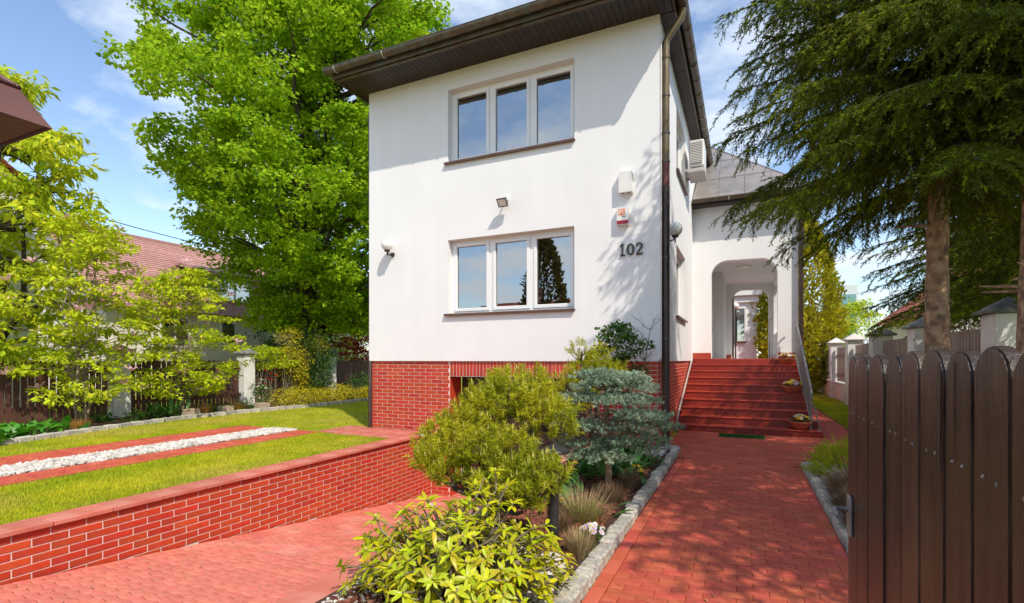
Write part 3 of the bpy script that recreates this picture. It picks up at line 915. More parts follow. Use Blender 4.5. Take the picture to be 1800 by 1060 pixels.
b = B(); b.cbox(HX1 + .01, 1.62, 14.70, 14.74, 5.75, 5.93, .005); b.box(HX1 + .01, 1.6, 14.75, 15.09, 5.78, 5.80); b.cbox(1.60, 1.64, 14.745, 22, 5.75, 5.93, .005); b.build('wing_fascia', M['soffit'], wr)
gutter((HX1 + .03, 14.62, 5.88), (1.7, 14.62, 5.88), .075)
b = B(); b.tube([(WX1 + .06, 15.0, 5.8), (WX1 + .06, 15.0, .05)], .055, 10); b.build('downpipe', M['pipe_dark'], house)

# ------------------------------------------------ stairs
st = thing('staircase', 'wide red tiled entrance stairs climbing to the white arched porch', 'stairs', (0, 11.4, 0))
NS, TR = 10, .37
RS = PORCH / NS
for k in range(NS):
    y0 = 11.4 + k * TR
    x1 = 1.40 if k == 0 else (1.36 if k == 1 else 1.29)
    y1 = 14.74 if k == NS - 1 else y0 + TR + .02
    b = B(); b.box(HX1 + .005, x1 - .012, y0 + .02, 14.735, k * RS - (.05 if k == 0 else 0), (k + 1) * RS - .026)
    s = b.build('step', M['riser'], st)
    nt_ = 9
    wd = (x1 - HX1 - .01) / nt_
    b = B(); b.cbox(-wd / 2 + .003, wd / 2 - .003, 0, (y1 - y0) if k < NS - 1 else 15.1 - y0, -.024, 0, .006)
    me = b.mesh('tread_tile', M['tile'])
    for i in range(nt_):
        put('tread_tile', me, s, (HX1 + .007 + (i + .5) * wd, y0, (k + 1) * RS))
# left stringer strip
b = B()
sy0, sz0, sy1, sz1 = 11.36, .34, 14.75, 1.585 + .02
b.add([(HX1 + .0, sy0, sz0), (HX1 + .035, sy0, sz0), (HX1 + .035, sy1, sz1), (HX1, sy1, sz1), (HX1, sy0, sz0 - .05), (HX1 + .035, sy0, sz0 - .05), (HX1 + .035, sy1, sz1 - .05), (HX1, sy1, sz1 - .05)],
      [(0, 1, 2, 3), (4, 7, 6, 5), (0, 4, 5, 1), (1, 5, 6, 2), (3, 2, 6, 7)])
b.build('stringer', M['steel'], st)
b = B(); b.cbox(HX1, HX1 + .04, 11.30, 11.36, .03, .34, .005); b.build('stringer_end', M['steel'], st)
# right railing
rl = thing('stair_railing', 'grey metal railing with close bars on the right edge of the red stairs', 'railing', (1.22, 11.4, 0))
ya, yb = 11.55, 14.9
za, zb = .2, PORCH
xr = 1.20
top = lambda y: RS * ((y - 11.4) / TR + 1) + .78
low = lambda y: RS * ((y - 11.4) / TR + 1) + .12
b = B(); b.tube([(xr, ya - .1, top(ya) - .25), (xr, ya - .04, top(ya) - .02), (xr, ya + .1, top(ya) + .05), (xr, yb - .25, PORCH + .92), (xr, yb - .05, PORCH + .95), (xr + .0, yb, PORCH + .9)], .024, 8); b.build('handrail', M['grey_metal'], rl)
b = B(); b.tube([(xr, ya, low(ya)), (xr, 14.7, low(14.7) - .1)], .016, 6); b.build('lower_rail', M['grey_metal'], rl)
for y in (ya, 13.1, 14.8):
    zz = RS * math.floor((y - 11.4) / TR + 1)
    b = B(); b.cbox(xr - .018, xr + .018, y - .018, y + .018, min(zz, PORCH), min(top(y) + .03, PORCH + .9), .004); b.build('post', M['grey_metal'], rl)
b = B(); b.tube([(xr + .03, ya - .08, top(ya) - .3), (1.36, 11.46, RS + .0)], .012, 6); b.build('brace', M['grey_metal'], rl)
y = ya + .09
while y < 14.75:
    if abs(y - 13.1) > .03:
        b = B(); b.box(xr - .006, xr + .006, y - .011, y + .011, low(y) - .02, min(top(y) + .035, PORCH + .91)); b.build('baluster', M['grey_metal'], rl)
    y += .085

# ================================================================== things on the house walls
def globe_lamp(fn, u, z, label):
    w = fn(u, 0, z)
    t = thing('globe_wall_lamp', label, 'wall lamp', w, 'globe lamps on the house walls')
    b = B(); b.tube([fn(u, 0, z - .02), fn(u, .03, z - .02)], .05, 14); b.build('wall_plate', M['black_metal'], t)
    b = B(); b.tube([fn(u, .02, z - .02), fn(u, .10, z - .045), fn(u, .17, z - .03), fn(u, .2, z + .02)], .013, 8)
    b.tube([fn(u, .2, z - .08), fn(u, .2, z + .02)], .011, 8); b.build('arm', M['black_metal'], t)
    b = B(); b.lathe(fn(u, .2, z + .01), [(.05, 0), (.062, .02), (.062, .045)], 16); b.build('collar', M['black_metal'], t)
    b = B(); b.sphere(fn(u, .2, z + .155), .125); b.build('globe', M['opal'], t)
globe_lamp(FRONT, -6.98, 3.86, 'white globe lamp on the left of the lower window')
globe_lamp(SIDE, 9.42, 3.72, 'white globe lamp behind the dark downpipe at the house corner')

# floodlight
fx, fz = -4.23, 4.62
t = thing('floodlight', 'small square floodlight on the white wall between the two windows', 'floodlight', FRONT(fx, 0, fz))
b = B(); b.cbox(fx - .045, fx + .045, HY - .05, HY - .001, fz + .04, fz + .14, .008); b.build('junction_box', M['white_plastic'], t)
b = B(); b.tube([FRONT(fx, .04, fz + .06), FRONT(fx, .1, fz + .05), FRONT(fx, .13, fz + .02)], .014, 8); b.build('bracket', M['grey_metal'], t)
def rot_pts(pts, c, ax, ang):
    R = Matrix.Rotation(ang, 3, ax); c = Vector(c)
    return [tuple(R @ (Vector(p) - c) + c) for p in pts]
def tilted_box(c, sx, sy, sz, ax, ang, taper=1.0):
    vs = []
    for x in (-1, 1):
        for y in (-1, 1):
            for z in (-1, 1):
                k = taper if y > 0 else 1
                vs.append((c[0] + x * sx / 2 * k, c[1] + y * sy / 2, c[2] + z * sz / 2 * k))
    vs = rot_pts(vs, c, ax, ang)
    return vs, [(0, 1, 3, 2), (4, 6, 7, 5), (0, 4, 5, 1), (2, 3, 7, 6), (0, 2, 6, 4), (1, 5, 7, 3)]
cc = FRONT(fx, .17, fz - .02)
b = B(); b.add(*tilted_box(cc, .20, .09, .17, 'X', math.radians(40), .72)); b.build('housing', M['grey_metal'], t)
b = B()
off = Matrix.Rotation(math.radians(40), 3, 'X') @ Vector((0, -.05, 0))
b.add(*tilted_box(tuple(Vector(cc) + off), .17, .008, .135, 'X', math.radians(40))); b.build('lens', M['opal'], t)
b = B(); off = Matrix.Rotation(math.radians(40), 3, 'X') @ Vector((0, -.049, 0))
for s in ((0, .0765, .20, .017), (0, -.0765, .20, .017), (.0915, 0, .017, .136), (-.0915, 0, .017, .136)):
    o2 = Matrix.Rotation(math.radians(40), 3, 'X') @ Vector((s[0], -.049, s[1]))
    b.add(*tilted_box(tuple(Vector(cc) + o2), s[2], .016, s[3], 'X', math.radians(40)))
b.build('lens_frame', M['black_metal'], t)

# alarm siren and alarm box
sx, sz = -1.89, 4.66
t = thing('siren_box', 'white siren box with slotted side, upper of the two wall boxes', 'alarm box', FRONT(sx, 0, sz))
b = B(); b.prism([(-.12, -.19), (.12, -.19), (.12, .19), (-.12, .19)], lambda u, v, d: (sx + u * (1 - d * .5), HY - .001 - d, sz + v * (1 - d * .35)), 0, .12); b.build('housing', M['white_plastic'], t)
for k in range(6):
    b = B(); b.box(sx + .1105, sx + .1185, HY - .075 + .0, HY - .03, sz + .02 + k * .022, sz + .032 + k * .022); b.build('slot', M['black_metal'], t)
for k in (-.05, .05):
    b = B(); b.box(sx + k - .025, sx + k + .025, HY - .08, HY - .04, sz - .188, sz - .172); b.build('sounder', M['sill'], t)
ax, az = -1.94, 4.07
t = thing('alarm_box', 'white alarm box with orange emblem and crimson lens, lower wall box', 'alarm box', FRONT(ax, 0, az))
b = B(); b.prism([(-.10, -.155), (.10, -.155), (.105, .155), (-.105, .155)], lambda u, v, d: (ax + u * (1 - d * .3), HY - .001 - d, az + v * (1 - d * .3)), 0, .10); b.build('housing', M['white_plastic'], t)
b = B(); b.cbox(ax - .099, ax + .099, HY - .108, HY - .012, az - .142, az - .075, .006); b.build('lens', M['crimson'], t)
b = B(); b.box(ax - .068, ax + .042, HY - .1045, HY - .1015, az + .015, az + .125); em = b.build('emblem', M['orange'], t)
b = B()
for (x0, x1, z0, z1) in ((-.055, -.038, .03, .11), (-.038, -.012, .095, .11), (-.012, .0, .06, .11), (-.038, -.02, .058, .07), (.01, .03, .095, .108), (.008, .02, .03, .075), (.02, .034, .03, .044)):
    b.box(ax + x0, ax + x1, HY - .107, HY - .1047, az + z0, az + z1)
b.build('emblem_mark', M['white_plastic'], em)
b = B()
for k in range(4): b.box(ax - .01 + k * .016, ax + .0 + k * .016, HY - .1035, HY - .1012, az - .022, az - .002)
b.build('emblem_text', M['iron'], em)

# house number 102
nx, nz = -1.81, 3.49
t = thing('house_number', 'dark iron numerals 102 on the white wall below the alarm box', 'house number', FRONT(nx, 0, nz))
Hn = .215
def ribbon(b, pts, ws):
    """flat stroke along 2D pts with widths"""
    n = len(pts); L_, R_ = [], []
    for i in range(n):
        a, c = pts[max(i - 1, 0)], pts[min(i + 1, n - 1)]
        dx, dy = c[0] - a[0], c[1] - a[1]; l = math.hypot(dx, dy) or 1
        px_, py_ = -dy / l, dx / l
        L_.append((pts[i][0] + px_ * ws[i] / 2, pts[i][1] + py_ * ws[i] / 2)); R_.append((pts[i][0] - px_ * ws[i] / 2, pts[i][1] - py_ * ws[i] / 2))
    for i in range(n - 1):
        poly = [R_[i], R_[i + 1], L_[i + 1], L_[i]]
        b.prism(poly, lambda u, v, d: (nx + u, HY - .004 - d, nz + v), .008, .03)
def digit_1(x):
    b = B()
    ribbon(b, [(x, -Hn / 2 + .0), (x, Hn / 2)], [.036, .036])
    ribbon(b, [(x - .045, -Hn / 2 + .011), (x + .045, -Hn / 2 + .011)], [.023, .023])
    ribbon(b, [(x - .05, Hn / 2 - .045), (x - .03, Hn / 2 - .035), (x, Hn / 2 - .008)], [.012, .02, .024])
    b.build('numeral', M['iron'], t)
def digit_0(x):
    b = B()
    pts = [(x + .05 * math.cos(a), (Hn / 2 - .012) * math.sin(a)) for a in [2 * PI * k / 24 for k in range(25)]]
    ws = [.016 + .024 * abs(math.cos(2 * PI * k / 24)) for k in range(25)]
    ribbon(b, pts, ws); b.build('numeral', M['iron'], t)
def digit_2(x):
    b = B()
    pts = [(x - .048, .048), (x - .043, .075), (x - .02, .095), (x + .01, .096), (x + .038, .078), (x + .043, .05), (x + .03, .018), (x, -.022), (x - .03, -.06), (x - .046, -.09)]
    ribbon(b, pts, [.03, .028, .022, .022, .03, .036, .034, .028, .022, .02])
    ribbon(b, [(x - .055, -Hn / 2 + .014), (x + .035, -Hn / 2 + .014), (x + .055, -Hn / 2 + .04)], [.028, .03, .014]); b.build('numeral', M['iron'], t)
digit_1(-.145); digit_0(-.005); digit_2(.15)

# air conditioner on the side wall
t = thing('air_conditioner', 'white outdoor air conditioner unit hung under the right eaves', 'air conditioner', (HX1, 13.2, 6.3))
b = B(); b.cbox(HX1 + .10, HX1 + .44, 12.95, 13.75, 6.22, 6.86, .02); bo = b.build('casing', M['white_plastic'], t)
b = B(); b.box(HX1 + .14, HX1 + .40, 12.938, 12.949, 6.30, 6.81); b.build('grille_back', M['grey_metal'], bo)
for k in range(13):
    b = B(); b.box(HX1 + .13, HX1 + .41, 12.916, 12.936, 6.305 + k * .039, 6.322 + k * .039); b.build('louvre', M['white_plastic'], bo)
b = B(); b.cbox(HX1 + .0, HX1 + .46, 12.97, 13.03, 6.13, 6.19, .006); b.cbox(HX1, HX1 + .46, 13.6, 13.66, 6.13, 6.19, .006)
b.cbox(HX1 + .07, HX1 + .46, 12.9, 13.7, 6.06, 6.128, .01); b.build('bracket', M['steel'], t)

# ------------------------------------------------ annex seen through the porch
t = thing('white_annex', 'white annex with cornice and window seen through the porch arch', 'building', (-.4, 27, 0))
b = B(); b.box(-3.2, .55, 27, 31, 0, 4.3); b.build('wall', M['plaster'], t)
b = B(); b.cbox(-3.3, .66, 26.88, 31, 4.3, 4.62, .03); b.cbox(-3.4, .8, 26.74, 31, 4.62, 4.9, .03); b.cbox(-3.2, .6, 26.95, 31, 4.9, 5.3, .03); b.build('cornice', M['plaster'], t)
b = B(); b.box(-.55, .02, 26.985, 26.998, 2.45, 4.0); wf = b.build('window', M['glass'], t)
b = B()
for q in ((-.6, -.55, 2.42, 4.03), (.02, .09, 2.42, 4.03), (-.6, .09, 4.03, 4.08)): b.box(q[0], q[1], 26.95, 26.997, q[2], q[3])
b.build('frame', M['pvc'], wf)
b = B(); b.box(-.62, .1, 26.9, 26.997, 2.36, 2.42); b.build('sill', M['sill'], wf)
b = B(); b.tube([(-.42, 22.2, 1.4), (-.42, 22.2, 4.9)], .05, 8); b.build('drainpipe', M['sill'], t)
t = thing('globe_post_lamp', 'small white globe lamp seen through the porch arch', 'wall lamp', (-.35, 25, 0))
b = B(); b.tube([(-.35, 25, 0), (-.35, 25, 3.85)], .03, 8); b.build('post', M['black_metal'], t)
b = B(); b.sphere((-.35, 25, 3.98), .15); b.build('globe', M['opal'], t)
b = B(); b.box(-3, 2.0, 21.4, 26.9, 0, 1.4)
tag(b.build('rear_terrace', M['tile']), kind='structure')

# ------------------------------------------------ door mat
t = B(); t.cbox(-.46, .36, 10.72, 11.12, ZP + .002, ZP + .022, .006)
o = t.build('door_mat', M['mat_green'], None, (-.05, 10.9, ZP))
tag(o, 'green turf mat lying before the lowest red step', 'mat')
rr = np.random.default_rng(5)
n = 5000
P = np.stack([rr.uniform(-.455, .355, n), rr.uniform(10.725, 11.115, n), np.full(n, ZP + .02)], 1)
tv3 = np.array([[0, -.5, 0], [0, .5, 0], [1, 0, 0]], float); tf3 = np.array([[0, 1, 2]])
V, F = stamp(tv3, tf3, P, np.stack([rr.normal(0, .35, n), rr.normal(0, .35, n), np.ones(n)], 1), rnd_unit(n, rr), .014, .006)
np_obj('turf_pile', V, F, M['mat_green'], o)

# ================================================================== kerbs, beds
BZ = .055
def sett_kerb(label, pts, name='sett_kerb', size=(.12, .13), w=.11, top=.115):
    t = thing(name, label, 'kerb', (pts[0][0], pts[0][1], 0), 'granite sett kerbs beside the path')
    for (a, c) in zip(pts[:-1], pts[1:]):
        a, c = Vector((*a, 0)), Vector((*c, 0)); L = (c - a).length; d = (c - a) / L
        s = 0
        while s < L - .04:
            l = random.uniform(*size); l = min(l, L - s)
            p = a + d * (s + l / 2)
            h = top + random.uniform(-.012, .012); ww = w * random.uniform(.9, 1.12)
            bm = bmesh.new(); bmesh.ops.create_cube(bm, size=1)
            for v in bm.verts:
                v.co = Vector((v.co.x * (l - .012) + random.uniform(-.009, .009), v.co.y * ww + random.uniform(-.01, .01), (v.co.z + .5) * (h + .06) - .06 + random.uniform(-.008, .008)))
            bmesh.ops.bevel(bm, geom=list(bm.edges), offset=.016, segments=1, affect='EDGES')
            b = B(); b.bm(bm)
            put('sett', b.mesh('sett', M['granite']), t, p, (0, 0, math.atan2(d.y, d.x) + random.uniform(-.05, .05)))
            s += l
    return t
sett_kerb('grey granite sett kerb along the left edge of the red path', [(-.99, 1.6), (-1.01, 8.75), (-1.2, 8.9)], size=(.12, .19), w=.115)
sett_kerb('grey granite sett kerb right of the path, partly behind the gate', [(.79, 2.4), (.79, 8.22), (2.7, 8.22)], size=(.10, .14))

def bed(name, poly, z, mat):
    b = B(); b.add([(x, y, z) for x, y in poly], [tuple(range(len(poly)))])
    return tag(b.build(name, mat), kind='structure')
bed('planting_bed', [(RX1 + .2, -1.4), (-1.0, -1.4), (-1.05, 8.8), (-1.28, 9.02), (RX1 + .2, 9.02)], BZ, M['soil'])
bed('planting_bed', [(.78, -1.4), (3.0, -1.4), (3.0, 8.2), (.78, 8.2)], BZ, M['gravel_base'])

# mulch chips
def chips(name, regions, n, mat, s, z, kind='stuff', seed=3, flat=.35):
    rr = np.random.default_rng(seed)
    P = []
    for (x0, x1, y0, y1, k) in regions:
        P.append(np.stack([rr.uniform(x0, x1, k), rr.uniform(y0, y1, k), np.full(k, z) + rr.uniform(0, s * .5, k)], 1))
    P = np.concatenate(P); n = len(P)
    tv = np.array([[-.5, -.5, -.3], [.5, -.4, -.3], [.45, .5, -.3], [-.5, .4, -.3], [-.35, -.35, .3], [.4, -.3, .3], [.3, .4, .3], [-.4, .3, .3]])
    tf = np.array([[4, 5, 6, 7], [0, 1, 5, 4], [1, 2, 6, 5], [2, 3, 7, 6], [3, 0, 4, 7]])
    D = np.stack([rr.normal(size=n), rr.normal(size=n), rr.normal(0, .25, n)], 1)
    N = np.stack([rr.normal(0, flat, n), rr.normal(0, flat, n), np.ones(n)], 1)
    V, F = stamp(tv, tf, P, D, N, rr.uniform(.5, 1.4, n) * s, rr.uniform(.4, .9, n) * s)
    return tag(np_obj(name, V, F, mat), kind=kind)
tag(chips('bark_mulch', [(-2.3, -1.16, 3.5, 8.0, 7000), (-2.3, -1.9, 2.2, 3.5, 700)], 0, M['mulch'], .05, BZ), 'red brown bark chips covering the planting bed', None)

# white gravel: low-poly pebbles
def pebbles(name, label, regions, mat, s, z, seed):
    rr = np.random.default_rng(seed)
    t_ = (1 + 5 ** .5) / 2
    ico = norm(np.array([[-1, t_, 0], [1, t_, 0], [-1, -t_, 0], [1, -t_, 0], [0, -1, t_], [0, 1, t_], [0, -1, -t_], [0, 1, -t_], [t_, 0, -1], [t_, 0, 1], [-t_, 0, -1], [-t_, 0, 1]]))
    fi = np.array([[0, 11, 5], [0, 5, 1], [0, 1, 7], [0, 7, 10], [0, 10, 11], [1, 5, 9], [5, 11, 4], [11, 10, 2], [10, 7, 6], [7, 1, 8], [3, 9, 4], [3, 4, 2], [3, 2, 6], [3, 6, 8], [3, 8, 9], [4, 9, 5], [2, 4, 11], [6, 2, 10], [8, 6, 7], [9, 8, 1]])
    ico = ico * np.array([.5, .5, .5])
    P = []
    for r in regions:
        x0, x1, y0, y1, k = r[:5]
        P.append(np.stack([rr.uniform(x0, x1, k), rr.uniform(y0, y1, k), np.full(k, z) + rr.uniform(0, s * .5, k)], 1))
    P = np.concatenate(P); n = len(P)
    N = np.stack([rr.normal(0, .4, n), rr.normal(0, .4, n), np.ones(n)], 1)
    V, F = stamp(ico, fi, P, np.stack([rr.normal(size=n), rr.normal(size=n), rr.normal(0, .2, n)], 1), N, rr.uniform(.7, 1.7, n) * s, rr.uniform(.5, 1.0, n) * s)
    V += rr.normal(0, s * .06, V.shape)
    return tag(np_obj(name, V, F, mat), label, None, None, 'stuff')
pebbles('white_gravel', 'white gravel at the near end of the planting bed', [(-2.35, -1.05, 2.0, 3.3, 2600)], M['gravel'], .034, BZ, 4)
pebbles('white_gravel', 'white gravel at the far end of the planting bed', [(-1.75, -1.16, 7.75, 8.85, 1500)], M['gravel'], .036, BZ, 5)
pebbles('white_gravel', 'white gravel in the narrow bed behind the gate', [(.86, 2.2, 3.0, 8.15, 1700)], M['gravel'], .048, BZ, 6)

# ------------------------------------------------ lawn with two red strips
b = B(); b.box(-10.6, -9.58, -1.4, 8.05, -.05, .012)
strip1 = tag(b.build('driveway_strip', M['joint']), kind='structure')
b = B(); b.box(-8.82, -8.16, -1.4, 8.05, -.05, .012)
strip2 = tag(b.build('driveway_strip', M['joint']), kind='structure')
def strip_pavers(parent, x0, n, y0, y1):
    b = B()
    for c in grid_cells(x0, x0 + n * PL, y0, y1, lambda y: .022):
        vs, fs = PG[c[3]]
        b.add([(c[0] + x, c[1] + y, c[2] + z) for x, y, z in vs], fs)
    tag(b.build('far_pavers', M['paver_isl'], parent), kind='stuff')
strip_pavers(strip1, -10.58, 5, 2.5, 8.02)
strip_pavers(strip2, -8.80, 3, 2.0, 8.02)
b = B(); b.box(-9.58, -8.82, -1.4, 8.05, -.05, .008)
tag(b.build('gravel_bed', M['gravel_base']), kind='structure')
tag(chips('white_gravel', [(-9.56, -8.84, 2.4, 8.05, 9000)], 0, M['gravel'], .05, .018, seed=8, flat=.6), 'band of white gravel between the two red strips on the lawn')
# slabs by the house corner
sl = thing('corner_paving', None, None, (-6.9, 8.6, 0)); tag(sl, kind='structure')
b = B(); b.cbox(-.24, .24, -.24, .24, -.04, .02, .006); me = b.mesh('slab', M['cap'])
for i in range(4):
    for j in range(2):
        put('slab', me, sl, (-6.53 - i * .49, 8.71 - j * .49 + (.1 if i == 3 else 0), .012 + random.uniform(-.002, .002)), (0, 0, random.uniform(-.01, .01)))

def grass(name, label, regions, seed, hmin, hmax, mat):
    rr = np.random.default_rng(seed)
    P = []
    for (x0, x1, y0, y1, k) in regions:
        P.append(np.stack([rr.uniform(x0, x1, k), rr.uniform(y0, y1, k), np.zeros(k)], 1))
    P = np.concatenate(P)
    keep = np.ones(len(P), bool)
    for (x0, x1, y0, y1) in ((-10.6, -8.16, -2, 8.05), (-8.3, -6.28, 7.95, 8.97), (HX0, -6, 8.9, 20)):
        keep &= ~((P[:, 0] > x0) & (P[:, 0] < x1) & (P[:, 1] > y0) & (P[:, 1] < y1))
    P = P[keep]; n = len(P)
    D = np.stack([rr.normal(0, .45, n), rr.normal(0, .45, n), np.ones(n)], 1)
    V, F = stamp(tv3, tf3, P, D, rnd_unit(n, rr), rr.uniform(hmin, hmax, n), rr.uniform(.006, .012, n))
    return tag(np_obj(name, V, F, mat), label, None, None, 'stuff')
grass('lawn_grass', 'mown lawn left of the sunken drive', [(-8.2, -6.3, 2.2, 8.9, 60000), (-13.0, -10.55, 3.3, 9.0, 40000), (-13.0, -7.6, 8.0, 15.5, 36000)], 9, .025, .055, M['blade'])
grass('lawn_grass', 'narrow lawn strip along the white garden wall on the right', [(2.05, 3.1, 10.5, 24, 30000)], 10, .025, .055, M['blade'])
# edging stones of the far flower bed
t = thing('stone_edging', 'low rough stone edging between lawn and the flower bed by the fence', 'edging', (-12.9, 8, 0))
ed = [(-11.7, 2.6), (-12.1, 4.4), (-12.75, 6.4), (-13.15, 8.4), (-13.1, 10.2), (-12.85, 12.0), (-12.8, 13.6), (-12.9, 15.6)]
for (a, c) in zip(ed[:-1], ed[1:]):
    a, c = Vector((*a, 0)), Vector((*c, 0)); L = (c - a).length; d = (c - a) / L; s = 0
    while s < L - .03:
        l = min(random.uniform(.2, .32), L - s)
        b = B(); b.cbox(-l / 2 + .008, l / 2 - .008, -.06, .06, -.05, .11, .018, .012)
        put('stone', b.mesh('stone', M['granite']), t, a + d * (s + l / 2), (0, 0, math.atan2(d.y, d.x) + random.uniform(-.05, .05)))
        s += l
bed('flower_bed', ed + [(-15.2, 15.6), (-15.2, 2.6)], .045, M['soil'])

# ================================================================== gate
gt = thing('picket_gate', 'open dark brown wooden gate of round topped pickets in the right foreground', 'gate', (.37, .7, 0))
GXP = .345
edges = [2.195, 2.035, 1.855, 1.662, 1.507, 1.362, 1.213, 1.083, .949, .815, .68]
tops = [1.561, 1.563, 1.566, 1.563, 1.570, 1.572, 1.567, 1.571, 1.568, 1.57]
for i in range(len(edges) - 1):
    y1, y0 = edges[i] - .004, edges[i + 1] + .006
    r = (y1 - y0) / 2; yc = (y0 + y1) / 2; tp = tops[i]
    poly = [(y0, .06), (y1, .06), (y1, tp - r * .85)]
    for k in range(1, 10):
        a = PI * k / 10
        poly.append((yc + r * math.cos(a), tp - r * .85 + r * .85 * math.sin(a)))
    poly.append((y0, tp - r * .85))
    bm = bmesh.new()
    xo = random.uniform(-.002, .002)
    f0 = [bm.verts.new((GXP + xo, u, v)) for u, v in poly]; f1 = [bm.verts.new((GXP + .024 + xo, u, v)) for u, v in poly]
    bm.faces.new(f0[::-1]); bm.faces.new(f1)
    for a in range(len(poly)):
        c = (a + 1) % len(poly); bm.faces.new((f0[a], f0[c], f1[c], f1[a]))
    ee = [e for e in bm.edges if (e.verts[0] in f0) == (e.verts[1] in f0)]
    bmesh.ops.recalc_face_normals(bm, faces=list(bm.faces))
    bmesh.ops.bevel(bm, geom=ee, offset=.0035, segments=2, affect='EDGES')
    b = B(); b.bm(bm)
    pk = b.build('picket', M['wood_dark'], gt)
    for z in (1.362, .42):
        for yy in (yc - r * .38, yc + r * .38):
            b = B(); b.tube([(GXP - .0015 + xo, yy, z + random.uniform(-.004, .004)), (GXP + .004, yy, z)], .0036, 8); b.build('screw', M['grey_metal'], pk)
for (yt, zt, zb_, w_) in ((1.165, 1.545, 1.36, .012), (1.235, 1.545, 1.24, .022)):
    b = B(); b.add([(GXP - .0025, yt - w_ / 2, zt), (GXP - .0025, yt + w_ / 2, zt), (GXP - .0025, yt - w_ * .1, zb_)], [(0, 2, 1)]); b.build('crack', M['soffit'], gt)
for z in (.42, 1.36):
    b = B(); b.cbox(GXP + .027, GXP + .067, .66, 2.19, z - .045, z + .045, .004); b.build('rail', M['wood_dark'], gt)
b = B(); b.cbox(GXP + .0265, GXP + .066, 2.135, 2.19, .1, 1.312, .004); b.build('stile', M['wood_dark'], gt)
b = B(); b.cbox(GXP - .012, GXP - .001, 2.09, 2.15, .93, 1.07, .004); b.tube([(GXP - .01, 2.12, 1.02), (GXP - .05, 2.12, 1.02), (GXP - .052, 2.09, 1.02), (GXP - .052, 2.03, 1.015)], .009, 8); b.build('handle', M['grey_metal'], gt)
b = B(); b.tube([(GXP + .05, 2.16, .0), (GXP + .05, 2.16, .3)], .012, 8); b.build('drop_bolt', M['steel'], gt)
b = B(); b.cbox(GXP - .02, GXP + .10, .50, .62, 0, 1.62, .006); b.build('hinge_post', M['wood_dark'], gt)

# ================================================================== fences
def pyramid_cap(b, x, y, z, s, h, lip=.06):
    b.cbox(x - s, x + s, y - s, y + s, z, z + lip, .01)
    b.add([(x - s + .004, y - s + .004, z + lip - .008), (x + s - .004, y - s + .004, z + lip - .008), (x + s - .004, y + s - .004, z + lip - .008), (x - s + .004, y + s - .004, z + lip - .008), (x, y, z + lip + h)],
          [(0, 1, 4), (1, 2, 4), (2, 3, 4), (3, 0, 4)])
def picket_mesh(w, h, th, mat, name='picket'):
    poly = [(-w / 2, 0), (w / 2, 0), (w / 2, h - .05)] + [(w / 2 * math.cos(PI * k / 6), h - .05 + .05 * math.sin(PI * k / 6)) for k in range(1, 6)] + [(-w / 2, h - .05)]
    b = B(); b.prism(poly, lambda u, v, d: (d, u, v), -th / 2, th / 2)
    return b.mesh(name, mat)
fl = thing('picket_fence', 'red brown picket fence with white posts behind the magnolias on the left', 'fence', (-15, 8, 0))
pm = picket_mesh(.11, 1.42, .022, M['wood_left'])
posts = [.3, 4.05, 7.8, 11.55, 15.25, 19.0, 22.7]
for i, y in enumerate(posts):
    b = B(); b.cbox(-15.2, -14.8, y - .2, y + .2, 0, 1.72, .015); p = b.build('post', M['plaster_old'], fl)
    b = B(); pyramid_cap(b, -15, y, 1.722, .27, .2); b.build('cap', M['roof_mauve'] if i < 3 else M['concrete'], p)
    if i + 1 < len(posts):
        y2 = posts[i + 1]
        n_ = int((y2 - y - .42) / .138)
        for k in range(n_):
            put('picket', pm, fl, (-14.98, y + .27 + (k + .5) * (y2 - y - .54) / n_, .1 + random.uniform(-.015, .015)), (random.uniform(-.01, .01), 0, 0))
        for z in (.4, 1.25):
            b = B(); b.box(-15.045, -14.995, y + .2, y2 - .2, z - .05, z + .05); b.build('rail', M['wood_left'], fl)
fr_ = thing('garden_wall_fence', 'white garden wall with square posts and weathered pickets on the right', 'fence', (3.3, 18, 0))
FX = 3.42
pm = picket_mesh(.10, 1.36, .022, M['wood_grey'])
ys = [9.5 + 3.7 * k for k in range(7)]
for i, y in enumerate(ys):
    b = B(); b.cbox(FX - .23, FX + .23, y - .23, y + .23, 0, 2.2, .012); p = b.build('post', M['plaster_old'], fr_)
    b = B(); pyramid_cap(b, FX, y, 2.202, .31, .2, .05); b.build('cap', M['concrete'] if i < 3 else M['cap_pale'], p)
    if i + 1 < len(ys):
        b = B(); b.cbox(FX - .13, FX + .13, y + .231, ys[i + 1] - .231, 0, .62, .012); b.cbox(FX - .16, FX + .16, y + .232, ys[i + 1] - .232, .622, .665, .008); b.build('base_wall', M['plaster_old'], fr_)
        for k in range(24):
            put('picket', pm, fr_, (FX, y + .33 + k * .132, .69), (random.uniform(-.008, .008), 0, 0))
        for z in (1.0, 1.75):
            b = B(); b.box(FX + .013, FX + .055, y + .231, ys[i + 1] - .231, z - .04, z + .04); b.build('rail', M['wood_grey'], fr_)
b = B(); b.cbox(FX - .13, FX + .13, 2.0, 9.268, 0, .62, .012); b.build('base_wall', M['plaster_old'], fr_)
for k in range(52):
    put('picket', pm, fr_, (FX, 2.3 + k * .132, .69), (random.uniform(-.008, .008), 0, 0))

